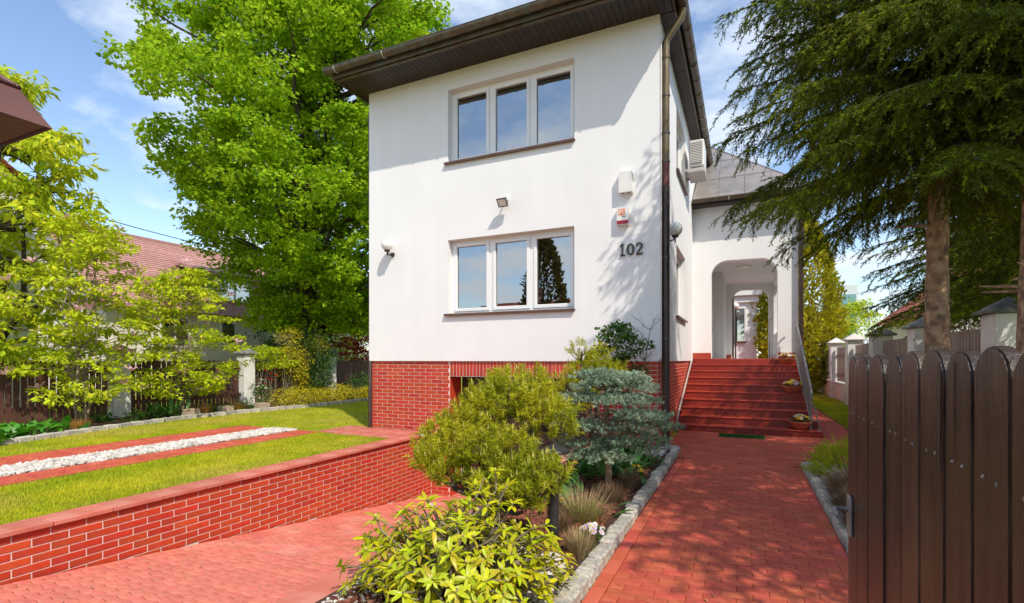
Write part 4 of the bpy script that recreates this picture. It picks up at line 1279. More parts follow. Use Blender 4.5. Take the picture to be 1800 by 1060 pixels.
# ================================================================== gate pillar at the far left
cx, cy = -1.83, .32
t = thing('gate_pillar', 'brown sheet metal pillar cap cut off by the upper left picture edge', 'gate pillar', (cx, cy, 0))
b = B()
z0 = 2.10
x0, x1, y0, y1 = cx - .33, cx + .33, cy - .33, cy + .32
b.add([(x0, y0, z0), (x1, y0, z0), (x1, y1, z0), (x0, y1, z0), (x0 + .045, y0 + .045, z0 + .085), (x1 - .045, y0 + .045, z0 + .085), (x1 - .045, y1 - .045, z0 + .085), (x0 + .045, y1 - .045, z0 + .085)],
      [(0, 1, 5, 4), (1, 2, 6, 5), (2, 3, 7, 6), (3, 0, 4, 7)])
b.add([(x0 + .045, y0 + .045, z0 + .085), (x1 - .045, y0 + .045, z0 + .085), (x1 - .045, y1 - .045, z0 + .085), (x0 + .045, y1 - .045, z0 + .085), (cx, cy, z0 + .31)],
      [(0, 1, 4), (1, 2, 4), (2, 3, 4), (3, 0, 4)])
b.build('cap', M['canopy'], t)
b = B(); b.tube([(x1 - .045, y1 - .045, z0 + .087), (cx, cy, z0 + .312)], .007, 6); b.tube([(x1 - .045, y0 + .045, z0 + .087), (x1 - .045, y1 - .045, z0 + .087), (x0 + .045, y1 - .045, z0 + .087)], .006, 6); b.build('cap_seam', M['canopy'], t)
b = B(); b.add([(x0 + .01, y0 + .01, z0 + .003), (x1 - .01, y0 + .01, z0 + .003), (x1 - .01, y1 - .01, z0 + .003), (x0 + .01, y1 - .01, z0 + .003)], [(0, 3, 2, 1)]); b.build('soffit', M['soffit'], t)
b = B(); b.cbox(cx - .19, cx + .19, cy - .19, cy + .19, 0, z0 + .05, .01); b.build('pillar', M['plaster_old'], t)

# ================================================================== vegetation tools
LEAF4 = (np.array([[0, 0, 0], [.45, -.5, .12], [1, 0, -.05], [.45, .5, .12]], float), np.array([[0, 1, 2], [0, 2, 3]]))
LEAF6 = (np.array([[0, 0, 0], [.3, -.42, .1], [.68, -.42, .1], [1, 0, -.12], [.68, .42, .1], [.3, .42, .1], [.5, 0, 0]], float),
         np.array([[0, 1, 6], [1, 2, 6], [2, 3, 6], [3, 4, 6], [4, 5, 6], [5, 0, 6]]))
def merge(parts):
    Vs, Fs, k = [], [], 0
    for V, F in parts:
        Vs.append(V); Fs.append(F + k); k += len(V)
    return np.concatenate(Vs), np.concatenate(Fs)

def clump_leaves(rr, C, R, n, size, flat=.6, droop=.35, up=.6, shell=.5, tpl=LEAF4, wr=.55):
    """leaves spread through ellipsoid clumps: C (k,3), R (k,) radii, n leaves per clump"""
    k = len(C)
    idx = np.repeat(np.arange(k), n)
    d = norm(rr.normal(size=(len(idx), 3)))
    rad = rr.uniform(0, 1, len(idx)) ** shell
    off = d * rad[:, None] * R[idx][:, None]
    off[:, 2] *= flat
    P = C[idx] + off
    D = norm(np.stack([d[:, 0], d[:, 1], np.full(len(idx), -droop)], 1) + rr.normal(0, .55, (len(idx), 3)))
    N = norm(np.stack([rr.normal(0, .5, len(idx)), rr.normal(0, .5, len(idx)), np.full(len(idx), up)], 1) + d * .45)
    L = size * rr.uniform(.65, 1.35, len(idx))
    return stamp(*tpl, P, D, N, L, L * wr)

def limb(b, p0, p1, r0, r1, n=6, segs=5, wob=.08, sag=0.0):
    p0, p1 = Vector(p0), Vector(p1); L = (p1 - p0).length
    pts, rs = [], []
    for i in range(segs + 1):
        t = i / segs
        p = p0.lerp(p1, t) + Vector((random.gauss(0, 1), random.gauss(0, 1), random.gauss(0, .6))) * wob * L * (0 if i in (0, segs) else .5)
        p.z += sag * L * math.sin(PI * t)
        pts.append(p); rs.append(r0 + (r1 - r0) * t)
    b.tube(pts, rs, n)
    return pts

# needle twig templates (x along the twig)
def twig_template(n, seed, ln=.3, wd=.05, fwd=.55, upper=False, stem=True):
    rr = np.random.default_rng(seed)
    vs, fs = [], []
    for i in range(n):
        x = (i + .5) / n * .92
        a = rr.uniform(0, 2 * PI) if not upper else rr.uniform(-.3, PI + .3)
        l = ln * rr.uniform(.75, 1.15)
        dr = np.array([fwd, math.cos(a) * (1 - fwd * .4), math.sin(a) * (1 - fwd * .4)]); dr /= np.linalg.norm(dr)
        s = np.cross(dr, rr.normal(size=3)); s /= np.linalg.norm(s)
        p = np.array([x, 0, 0])
        k = len(vs)
        vs += [p - s * wd / 2, p + s * wd / 2, p + dr * l + s * wd * .12]
        fs.append([k, k + 1, k + 2])
    if stem:
        k = len(vs)
        vs += [np.array([-.1, -.018, 0]), np.array([-.1, .018, 0]), np.array([1, 0, 0])]; fs.append([k, k + 1, k + 2])
    return np.array(vs), np.array(fs)
TW_SPRUCE = twig_template(12, 1, .25, .085, .7)
TW_SPRUCE2 = twig_template(11, 2, .28, .10, .7)
TW_MUGO = twig_template(36, 3, .44, .058, .5)
TW_BLUE = twig_template(20, 4, .36, .13, .5)

def spruce(label, x, y, h, r, zlow, trunk_r, seed, dens=1.0, zfine=7.0, seg=.15, tmat='bark', droop=.42, hangk=1.0):
    """Norway spruce: whorls of limbs carrying flat drooping sprays; sprays above zfine are coarser"""
    rr = np.random.default_rng(seed); random.seed(seed)
    t = thing('spruce_tree', label, 'tree', (x, y, 0), 'spruces along the right fence')
    b = B()
    pts = [(x + .02 * math.sin(z * 1.3 + seed), y + .02 * math.cos(z * 1.7), z) for z in np.linspace(0, h, 14)]
    rad = [max(.012, trunk_r * (1 - .93 * (i / 13) ** .9) * (1.35 if i == 0 else 1)) for i in range(14)]
    pts = [(x + .02 * math.sin(z * 1.3 + seed), y + .02 * math.cos(z * 1.7), z) for z in np.linspace(0, h, 60)]
    rad = [max(.012, trunk_r * (1 - .93 * (i / 59) ** .9) * (1 + .3 * max(0, 1 - i / 3)) * (1 + .035 * math.sin(i * 2.1 + seed) + random.uniform(-.025, .03))) for i in range(60)]
    b.tube(pts, rad, 16)
    for k in range(44):
        z = random.uniform(.8, h * .55); a = random.uniform(0, 2 * PI); q = trunk_r * (1 - .8 * z / h)
        e = q + random.uniform(.01, .05) + (random.random() < .25) * random.uniform(.1, .5)
        b.tube([(x + math.cos(a) * q * .8, y + math.sin(a) * q * .8, z), (x + math.cos(a) * e, y + math.sin(a) * e, z + random.uniform(-.06, .05))], [.024, .007], 6)
    b.build('trunk', M[tmat], t)
    fine, coarse = ([], [], []), ([], [], [])
    bb = B()
    z = zlow
    while z < h - .25:
        f = (z - zlow) / (h - zlow)
        hi = z > zfine
        L0 = r * (1 - f) ** .62 * (0.84 + .16 * min(1, f * 6)) + .15
        nb_ = random.randint(6, 8) if not hi else 6
        a0 = random.uniform(0, 2 * PI)
        for k in range(nb_):
            a = a0 + 2 * PI * k / nb_ + random.gauss(0, .25)
            L = L0 * random.uniform(.74, 1.04)
            zz = z + random.uniform(-.14, .14)
            n = max(4, int(L / .2))
            ca, sa = math.cos(a), math.sin(a)
            up0 = .12 + .5 * f; dr = droop * (1 - f * .8)
            br = []
            for i in range(n + 1):
                s_ = i / n
                br.append(Vector((x + ca * L * s_ + random.gauss(0, .015), y + sa * L * s_ + random.gauss(0, .015), zz + L * (up0 * s_ - dr * s_ * s_ + .13 * max(0, s_ - .75)))))
            bb.tube(br, [max(.004, .006 + .011 * L * (1 - i / n)) for i in range(n + 1)], 5, False)
            out = coarse if hi else fine
            sg = seg * 2.1 if hi else seg
            step = (.105 if not hi else .2) / dens
            m = max(2, int(L / step))
            for i in range(m):
                s_ = .12 + .88 * (i + random.random()) / m
                q = br[min(int(s_ * n), n - 1)].lerp(br[min(int(s_ * n) + 1, n)], s_ * n - int(s_ * n))
                for sd in (-1, 1, 0):
                    if sd == 0 and (hi or random.random() < .45): continue
                    tl = min(.70, .28 + .26 * L * (1 - s_ * .7)) * random.uniform(.6, 1.2)
                    ang = a + sd * random.uniform(.55, 1.15) + random.gauss(0, .15)
                    hang = random.uniform(.35, 1.0) * hangk if sd else random.uniform(.7, 1.3)
                    ns = max(1, int(tl / (sg * .75)))
                    p_ = Vector(q); d = Vector((math.cos(ang), math.sin(ang), -.15 - .5 * (sd == 0)))
                    for j_ in range(ns):
                        d = (d + Vector((0, 0, -.34 * hang)) + Vector((random.gauss(0, .12), random.gauss(0, .12), random.gauss(0, .07)))).normalized()
                        out[0].append(tuple(p_)); out[1].append(tuple(d)); out[2].append(sg * random.uniform(.85, 1.2))
                        if not hi and ns > 1 and j_ < ns:
                            sv = d.cross(Vector((0, 0, 1)))
                            for s2 in (-1, 1):
                                if random.random() < .7:
                                    e = (d * .75 + sv * s2 * random.uniform(.5, .9) + Vector((0, 0, random.uniform(-.35, .05)))).normalized()
                                    out[0].append(tuple(p_)); out[1].append(tuple(e)); out[2].append(sg * random.uniform(.6, 1.0))
                        p_ = p_ + d * sg * .75
        z += random.uniform(.24, .32) if not hi else random.uniform(.34, .44)
    bb.build('branches', M['bark_dark'], t)
    def arr(q): return np.array(q[0]), np.array(q[1]), np.array(q[2])
    parts, new_parts = [], []
    if fine[0]:
        P, D, Ls = arr(fine); N = rnd_unit(len(P), rr); new = rr.uniform(size=len(P)) < .2
        parts.append(stamp(*TW_SPRUCE, P[~new], D[~new], N[~new], Ls[~new], Ls[~new]))
        new_parts.append(stamp(*TW_SPRUCE, P[new], D[new], N[new], Ls[new] * .8, Ls[new] * .9))
    if coarse[0]:
        P, D, Ls = arr(coarse)
        parts.append(stamp(*TW_SPRUCE2, P, D, rnd_unit(len(P), rr), Ls, Ls))
    np_obj('crown', *merge(parts), M['needle_spruce'], t)
    if new_parts: np_obj('new_growth', *merge(new_parts), M['needle_tip'], t)
    return t

spruce('tall spruce with bare brown trunk standing behind the open gate', 2.05, 7.4, 9.8, 2.75, 3.7, .15, 21, 1.08, 6.2, .165)
spruce('tall spruce with trunk cut off by the right picture edge', 2.57, 6.6, 9.4, 2.5, 3.8, .15, 22, .9, 6.0, .175)
spruce('dark spruce beyond the right garden wall behind the first trunk', 5.2, 14.8, 9.0, 3.1, 2.9, .16, 23, .6, 5.5, .28, 'bark_dark')
spruce('dark spruce just beyond the nearest white post of the garden wall', 4.8, 10.0, 8.2, 2.7, 2.9, .15, 25, .65, 5.5, .25, 'bark_dark')
spruce('spruce right of the gate shading the red path', 4.9, 1.9, 9.4, 3.2, 1.6, .15, 24, 1.05, 0, .22, 'bark_dark')

# ------------------------------------------------ the big deciduous tree
def big_tree(x, y):
    rr = np.random.default_rng(31); random.seed(31)
    t = thing('broadleaf_tree', 'huge bright green broadleaf tree towering left of the house', 'tree', (x, y, 0))
    b = B()
    top = Vector((x + .6, y, 15))
    tp = [Vector((x, y, 0)), Vector((x + .1, y, 2.5)), Vector((x + .1, y + .1, 5)), Vector((x + .4, y, 8)), Vector((x + .3, y, 11.5)), top]
    b.tube(tp, [.46, .36, .32, .26, .17, .05], 12)
    C, R = [], []
    # crown outline: radius against height, wider to the left
    prof = [(3.0, 1.6), (4, 2.6), (6, 4.6), (8.5, 6.0), (11, 6.0), (13.5, 5.7), (16, 4.9), (18, 3.4), (19.5, 1.6)]
    def cr(z):
        for (z0, r0), (z1, r1) in zip(prof[:-1], prof[1:]):
            if z0 <= z <= z1: return r0 + (r1 - r0) * (z - z0) / (z1 - z0)
        return .5
    n = 0
    while n < 375:
        z = random.uniform(3.2, 19.3)
        a = random.uniform(0, 2 * PI)
        k = random.random() ** .42
        lob = 1 + .16 * math.sin(3 * a + z * .55) + .10 * math.sin(5 * a - z * .9)
        rad = cr(z) * lob * k
        p = Vector((x + .75 + rad * math.cos(a), y + .5 + rad * math.sin(a), z - .14 * rad))
        rr_ = random.uniform(.75, 1.35)
        if any((p - q).length < (rr_ + q_r) * .52 for q, q_r in zip(C, R)): 
            if random.random() < .85: continue
        C.append(p); R.append(rr_); n += 1
    for p, q in zip(C, R):
        hz = max(2.0, p.z - (Vector((p.x - x, p.y - y, 0)).length) * .75)
        k = min(range(len(tp) - 1), key=lambda i: abs(tp[i].z - hz))
        base = tp[k].lerp(tp[k + 1], max(0, min(1, (hz - tp[k].z) / (tp[k + 1].z - tp[k].z + 1e-6))))
        L = (p - base).length
        if random.random() < .4: limb(b, base, p, .03 + .014 * L, .014, 5, 4, .07, .05)
    b.build('trunk', M['bark_dark'], t)
    C = np.array([tuple(p) for p in C]); R = np.array(R)
    # every clump: a few flat sprays of leaves
    sub, sr = [], []
    for p, q in zip(C, R):
        for _ in range(8):
            d = norm(rr.normal(size=3)); d[2] *= .9
            sub.append(p + d * q * rr.uniform(.35, .95)); sr.append(q * rr.uniform(.34, .55))
    sub = np.array(sub); sr = np.array(sr)
    V, F = clump_leaves(rr, sub, sr, 66, .155, .62, .35, .8, .5, LEAF4, .8)
    np_obj('crown', V, F, M['leaf_tree'], t)
big_tree(-17.0, 15.9)

# ------------------------------------------------ loose shrubs / small trees with stems and sprays
def spray_tree(name, label, cat, x, y, h, rx, ry, zlow, stems, n_spray, per, size, mat, seed, bark='bark_grey', flat=.3, group=None, lean=.25, tpl=LEAF4, wr=.5, sr=(.2, .42), droop=.3, trunk_r=.035, zbase=0.04, shell=.5, kk=.5):
    rr = np.random.default_rng(seed); random.seed(seed)
    t = thing(name, label, cat, (x, y, 0), group)
    b = B()
    tips = []
    for s in range(stems):
        a = 2 * PI * s / stems + random.uniform(-.4, .4)
        q = random.uniform(.3, .9)
        tip = Vector((x + math.cos(a) * rx * lean * q * 2, y + math.sin(a) * ry * lean * q * 2, h * random.uniform(.72, .97)))
        pts = limb(b, (x + math.cos(a) * .08 * (stems > 1), y + math.sin(a) * .08 * (stems > 1), zbase - .05), tip, trunk_r, trunk_r * .25, 6, 7, .035)
        tips.append(pts)
    C = []
    for i in range(n_spray):
        z = zlow + (h - zlow) * (i + random.random()) / n_spray
        f = (z - zlow) / (h - zlow)
        env = math.sin(PI * min(.97, .22 + .72 * f)) ** .8
        a = random.uniform(0, 2 * PI); k = random.random() ** kk
        p = Vector((x + rx * env * k * math.cos(a), y + ry * env * k * math.sin(a), z))
        C.append(tuple(p))
        pts = random.choice(tips)
        j = min(range(len(pts)), key=lambda i_: abs(pts[i_].z - (z - .35 * k)))
        if random.random() < .75: limb(b, pts[j], p, .012 * trunk_r / .035, .004, 4, 4, .06, .06)
    b.build('stems', M[bark], t)
    V, F = clump_leaves(rr, np.array(C), rr.uniform(*sr, len(C)), per, size, flat, droop, .9, shell, tpl, wr)
    np_obj('crown', V, F, M[mat], t)
    return t, np.array(C)

def blossoms(parent, C, n, mat, size, seed, petals=6):
    rr = np.random.default_rng(seed)
    b = B()
    for k in range(petals):
        a = 2 * PI * k / petals
        c, s = math.cos(a), math.sin(a)
        pts = [(0, 0, 0), (.35, -.16, .35), (.75, -.12, .55), (.85, 0, .5), (.75, .12, .55), (.35, .16, .35)]
        b.add([((p[0] * c - p[1] * s) * size, (p[0] * s + p[1] * c) * size, p[2] * size) for p in pts], [(0, 1, 5), (1, 2, 4, 5), (2, 3, 4)])
    me = b.mesh('blossom', mat)
    for i in rr.choice(len(C), n, replace=False):
        put('blossom', me, parent, C[i] + rr.normal(0, .12, 3) + np.array([0, 0, .08]), tuple(rr.uniform(-.5, .5, 2)) + (rr.uniform(0, 6),))

mg = 'magnolias in front of the left fence'
t, C = spray_tree('magnolia_tree', 'loose magnolia with pink blossoms, left of the first white fence post', 'tree', -13.9, 6.45, 4.9, 1.7, 1.45, .6, 6, 140, 58, .115, 'leaf_mag', 41, group=mg)
blossoms(t, C, 30, M['pet_pink'], .2, 42)
t, C = spray_tree('magnolia_tree', 'loose magnolia with pink blossoms between the two white fence posts', 'tree', -14.0, 8.85, 4.0, 1.7, 1.5, .6, 6, 150, 58, .115, 'leaf_mag', 43, group=mg)
blossoms(t, C, 34, M['pet_pink'], .2, 44)
spray_tree('chestnut_tree', 'tall loose tree with drooping tinted leaves at the left picture edge', 'tree', -16.9, 5.9, 8.6, 3.3, 2.6, 1.4, 3, 230, 66, .21, 'leaf_left', 45, bark='bark_dark', lean=.3, wr=.42, sr=(.3, .6), droop=.75, trunk_r=.10, flat=.4)

# background greenery left
spray_tree('japanese_maple', 'small red leaved maple above the fence at the house corner', 'tree', -17.5, 19.6, 4.0, 1.1, 1.1, 1.4, 3, 60, 60, .13, 'leaf_red', 46, flat=.3)
spray_tree('garden_tree', 'pale green loose tree behind the red maple', 'tree', -22, 23.5, 6.5, 2.6, 2.6, .8, 3, 130, 60, .17, 'leaf_mag', 47, flat=.6, sr=(.4, .7))
spray_tree('garden_tree', 'green bush behind the big tree trunk beyond the fence', 'tree', -21.5, 19.5, 4.6, 2.4, 2.2, .3, 3, 110, 60, .17, 'leaf_green', 48, flat=.6, sr=(.4, .7))

def mound(name, label, cat, boxes, mat, size, n, seed, group=None, stem=True, up=.8, flat=.8, wr=.55):
    """low bush: many small leaves over ellipsoid lobes"""
    rr = np.random.default_rng(seed)
    C = np.array([b_[:3] for b_ in boxes], float); R = np.array([b_[3] for b_ in boxes], float)
    t = thing(name, label, cat, (C[:, 0].mean(), C[:, 1].mean(), 0), group)
    V, F = clump_leaves(rr, C, R, n, size, flat, .1, up, .35, LEAF4, wr)
    ok = V[:, 2].reshape(-1, 4).min(1) > -.3
    np_obj('foliage', V, F, M[mat], t)
    if stem:
        b = B()
        for c, r_ in zip(C, R):
            for _ in range(3):
                limb(b, (c[0] + random.uniform(-.1, .1), c[1] + random.uniform(-.1, .1), 0), (c[0] + random.uniform(-.6, .6) * r_, c[1] + random.uniform(-.6, .6) * r_, c[2] + .3 * r_), .012, .004, 4, 3, .06)
        b.build('stems', M['bark_grey'], t)
    return t
random.seed(5)
mound('euonymus_shrub', 'golden euonymus carpet spreading along the stone edging', 'shrub', [(-13.4 + random.uniform(-.25, .25), 11.6 + k * .42, .2 + random.uniform(0, .15), random.uniform(.38, .5)) for k in range(10)], 'leaf_yellow', .055, 900, 51)
mound('climbing_shrub', 'green and gold shrub climbing over the fence below the big tree', 'shrub', [(-14.6, 13.6 + random.uniform(-.7, .8), .5 + k * .17, random.uniform(.35, .6)) for k in range(12)], 'leaf_yellow', .07, 420, 52)
mound('evergreen_shrub', 'dark evergreen shrub between the third white post and big tree', 'shrub', [(-14.5 + random.uniform(-.3, .2), 14.2 + random.uniform(-.6, .7), .4 + k * .17, random.uniform(.4, .65)) for k in range(12)], 'leaf_hedge', .075, 420, 53)
mound('spreading_juniper', 'feathery light green conifer draped over the fence beside the second post', 'shrub', [(-14.7 + random.uniform(-.3, .3), 12.6 + random.uniform(-.8, .8), 1.45 + random.uniform(-.15, .45), random.uniform(.3, .5)) for k in range(12)], 'leaf_mag', .075, 260, 54, flat=.4)
mound('clipped_hedge', 'low dark green hedge beside the brick corner of the house', 'hedge', [(-13.9 + random.uniform(-.2, .2), 15.6 + k * .4, .5 + random.uniform(-.1, .2), random.uniform(.45, .6)) for k in range(10)], 'leaf_hedge', .075, 420, 55)
mound('golden_shrub', 'small golden shrub at the foot of the dark hedge', 'shrub', [(-13.2 + random.uniform(-.15, .15), 15.4 + k * .4, .25, random.uniform(.3, .42)) for k in range(6)], 'leaf_yellow', .06, 500, 56)
mound('ground_cover', 'low green leafy plants around the first white fence post', 'plants', [(-13.9 + random.uniform(-.3, .3), 7.0 + k * .45, .12, random.uniform(.2, .32)) for k in range(9)], 'leaf_green', .09, 160, 57, stem=False)

# hosta clump: big leaves, each its own object
def leaf_blade_mesh(name, mat, L=1.0, W=.5, arch=.25, fold=.12, n=5):
    b = B(); vs, fs = [], []
    for i in range(n + 1):
        s = i / n
        w = W / 2 * math.sin(PI * min(1, s * .96 + .04)) ** .75 * (1.0 if 0 < i < n else .08)
        z = -arch * s * s
        vs += [(L * s, -w, z + fold * w * 1.2), (L * s, 0, z), (L * s, w, z + fold * w * 1.2)]
    for i in range(n):
        for j in range(2): fs.append((i * 3 + j, (i + 1) * 3 + j, (i + 1) * 3 + j + 1, i * 3 + j + 1))
    b.add(vs, fs, True)
    return b.mesh(name, mat)
def orient(d, n):
    d = Vector(d).normalized(); n = Vector(n); s = n.cross(d).normalized(); n = d.cross(s)
    return Matrix((d, s, n)).transposed().to_euler()
def leafy_clump(name, label, cat, centres, n_each, me, lmin, lmax, elev, seed, zb=.05, group=None, spread=.12):
    random.seed(seed)
    c0 = centres[0]
    t = thing(name, label, cat, (c0[0], c0[1], 0), group)
    for c in centres:
        for k in range(n_each):
            a = random.uniform(0, 2 * PI); e = random.uniform(*elev)
            d = Vector((math.cos(a) * math.cos(e), math.sin(a) * math.cos(e), math.sin(e)))
            n = Vector((-math.cos(a) * math.sin(e), -math.sin(a) * math.sin(e), math.cos(e)))
            o = put('leaf', me, t, (c[0] + random.gauss(0, spread), c[1] + random.gauss(0, spread), zb + random.uniform(0, .12)), orient(d, n))
            L = random.uniform(lmin, lmax); o.scale = (L, L, L)
    return t
me = leaf_blade_mesh('leaf', M['leaf_hosta'], 1, .52, .35)
leafy_clump('hosta_plants', 'clump of broad bright green hosta leaves at the left picture edge', 'plants', [(-12.45, 4.0), (-12.7, 4.5), (-12.9, 5.05), (-12.6, 3.5), (-13.1, 4.3), (-12.95, 5.5), (-12.35, 4.3), (-12.6, 4.8)], 36, me, .17, .30, (.45, 1.35), 61, spread=.17)
# spiky green clumps, planters and flowers along the edging
me = leaf_blade_mesh('leaf', M['leaf_tulip'], 1, .10, .3)
leafy_clump('lily_clump', 'clump of narrow upright green leaves left of the planters', 'plants', [(-13.6, 8.35), (-13.7, 8.0)], 26, me, .35, .6, (.7, 1.45), 62)

def tuft(name, label, cat, x, y, r, h, n, mat, seed, group=None, w=.008, lean=.4, z=.05):
    rr = np.random.default_rng(seed)
    t = thing(name, label, cat, (x, y, 0), group)
    a = rr.uniform(0, 2 * PI, n); q = r * rr.uniform(0, 1, n) ** .5
    P = np.stack([x + q * np.cos(a) * .5, y + q * np.sin(a) * .5, np.full(n, z)], 1)
    D = np.stack([np.cos(a) * lean * q / r + rr.normal(0, .12, n), np.sin(a) * lean * q / r + rr.normal(0, .12, n), np.ones(n)], 1)
    L = h * rr.uniform(.55, 1.1, n)
    tv = np.array([[0, -.5, 0], [0, .5, 0], [.5, -.45, 2], [.5, .45, 2], [1, 0, 5]], float); tf = np.array([[0, 1, 2], [1, 3, 2], [2, 3, 4]])
    V, F = stamp(tv, tf, P, D, np.stack([np.cos(a), np.sin(a), np.zeros(n)], 1), L, w)
    np_obj('blades', V, F, M[mat], t)
    return t
og = 'orange sedge tufts along the stone edging'
tuft('sedge_tuft', 'orange sedge tuft between the first and second wooden planter', 'grass tuft', -13.45, 9.1, .3, .3, 260, 'orange_grass', 71, og)
tuft('sedge_tuft', 'orange sedge tuft between the second and third wooden planter', 'grass tuft', -13.4, 10.1, .3, .3, 260, 'orange_grass', 72, og)
tuft('sedge_tuft', 'orange brown sedge tuft beside the hosta leaves', 'grass tuft', -13.05, 6.0, .35, .25, 260, 'orange_grass', 73, og)
pg = 'wooden planters along the stone edging'
for (x, y, l) in ((-13.35, 8.65, 'wooden planter left of the orange sedge tufts'), (-13.3, 9.6, 'wooden planter between the two orange sedge tufts'), (-13.25, 10.75, 'wooden planter in front of the white and red flowers')):
    t = thing('planter_box', l, 'planter', (x, y, 0), pg)
    b = B()
    for (x0, x1, y0, y1) in ((-.13, -.10, -.17, .17), (.10, .13, -.17, .17), (-.10, .10, -.17, -.14), (-.10, .10, .14, .17)):
        b.cbox(x + x0, x + x1, y + y0, y + y1, .0, .24, .006)
    b.build('box', M['planter'], t)
    b = B(); b.box(x - .1, x + .1, y - .14, y + .14, .02, .21); b.build('soil', M['soil'], t)
t = mound('flowering_plant', 'plant with white flowers at the foot of the second white post', 'plants', [(-13.7, 11.0, .35, .3), (-13.7, 11.2, .6, .25), (-13.65, 10.9, .65, .22)], 'leaf_green', .07, 150, 74)
rr = np.random.default_rng(3)
blossoms(t, rr.normal(0, 1, (40, 3)) * np.array([.12, .16, .2]) + np.array([-13.6, 11.0, .62]), 30, M['pet_white'], .06, 75, 5)
blossoms(t, rr.normal(0, 1, (8, 3)) * np.array([.04, .08, .07]) + np.array([-13.55, 11.15, .85]), 6, M['pet_red'], .10, 76, 5)

# ================================================================== plants in the centre bed
def mugo(label, lobes, stems, n, seed, name='mugo_pine', seg=.13, base=(0, 0)):
    rr = np.random.default_rng(seed); random.seed(seed)
    t = thing(name, label, 'shrub', (base[0], base[1], 0))
    b = B()
    for l in lobes:
        limb(b, (base[0] + random.uniform(-.04, .04), base[1] + random.uniform(-.04, .04), .3), (l[0], l[1], l[2] - .1), .03, .012, 6, 5, .06)
        for _ in range(7):
            d = norm(rr.normal(size=3)); limb(b, (l[0], l[1], l[2] - .08), (l[0] + d[0] * l[3] * .8, l[1] + d[1] * l[3] * .8, l[2] + d[2] * l[4] * .7), .012, .004, 4, 3, .06)
    for s in stems: limb(b, s[:3], s[3:6], s[6], s[6] * .7, 8, 5, .03)
    b.build('stems', M['bark_dark'], t)
    P, D = [], []
    for l in lobes:
        m = int(n * l[3] ** 2)
        d = norm(rr.normal(size=(m, 3)))
        k = rr.uniform(.35, 1, m) ** .5
        P.append(np.array(l[:3]) + d * k[:, None] * np.array([l[3], l[3], l[4]]))
        D.append(norm(d * np.array([.8, .8, .6]) + np.array([0, 0, 1.0]) + rr.normal(0, .28, (m, 3))))
    P = np.concatenate(P); D = np.concatenate(D)
    L = seg * rr.uniform(.8, 1.25, len(P))
    V, F = stamp(*TW_MUGO, P, D, rnd_unit(len(P), rr), L, L)
    np_obj('foliage', V, F, M['needle_mugo'], t)
    up = (D[:, 2] > .55) & (rr.uniform(size=len(P)) < .3)
    cv = np.array([[0, -.5, -.3], [0, .5, -.3], [0, 0, .5], [1, 0, 0]], float); cf = np.array([[0, 1, 3], [1, 2, 3], [2, 0, 3]])
    V, F = stamp(cv, cf, P[up] + D[up] * seg * .8, norm(D[up] * .5 + np.array([0, 0, 1])), rnd_unit(up.sum(), rr), .05, .013)
    tag(np_obj('candles', V, F, M['candle'], t), kind='stuff')
    return t
mugo('big light green mugo pine spreading over the sunken drive', [
    (-2.05, 3.95, 1.10, .22, .22), (-2.28, 3.98, .96, .22, .18), (-2.50, 3.98, .84, .19, .15), (-2.66, 3.98, .72, .15, .12), (-1.85, 3.98, 1.20, .21, .20), (-1.63, 4.0, 1.12, .2, .2),
    (-2.0, 4.2, 1.25, .19, .17), (-1.72, 4.22, 1.28, .19, .17), (-2.2, 3.75, .80, .22, .16), (-1.92, 3.66, .84, .22, .18), (-1.66, 3.62, .80, .19, .17), (-1.46, 3.53, .67, .17, .14), (-1.31, 3.5, .69, .13, .12), (-1.40, 3.44, .60, .14, .12),
    (-1.72, 3.45, .58, .16, .12), (-2.38, 3.72, .68, .19, .12), (-1.52, 4.05, 1.02, .17, .18), (-2.52, 3.78, .62, .15, .10), (-1.5, 3.45, .52, .14, .11), (-2.2, 3.6, .58, .15, .1), (-1.47, 4.2, 1.0, .16, .18)],
     [(-1.9, 3.85, 0, -1.92, 3.85, .62, .045), (-1.95, 3.9, 0, -2.1, 3.9, .7, .03)], 2300, 81, base=(-1.92, 3.85), seg=.10)
mugo('darker mugo pine behind the blue spruce below the white wall', [(-2.1, 7.3, 1.3, .3, .28), (-1.85, 7.4, 1.25, .28, .26), (-2.3, 7.1, 1.05, .3, .3), (-2.2, 7.25, 1.6, .16, .2), (-1.95, 7.3, 1.55, .15, .2), (-1.7, 7.3, 1.3, .2, .2)],
     [(-2.0, 7.35, 0, -2.0, 7.35, 1.1, .04)], 1100, 82, base=(-2.0, 7.35))

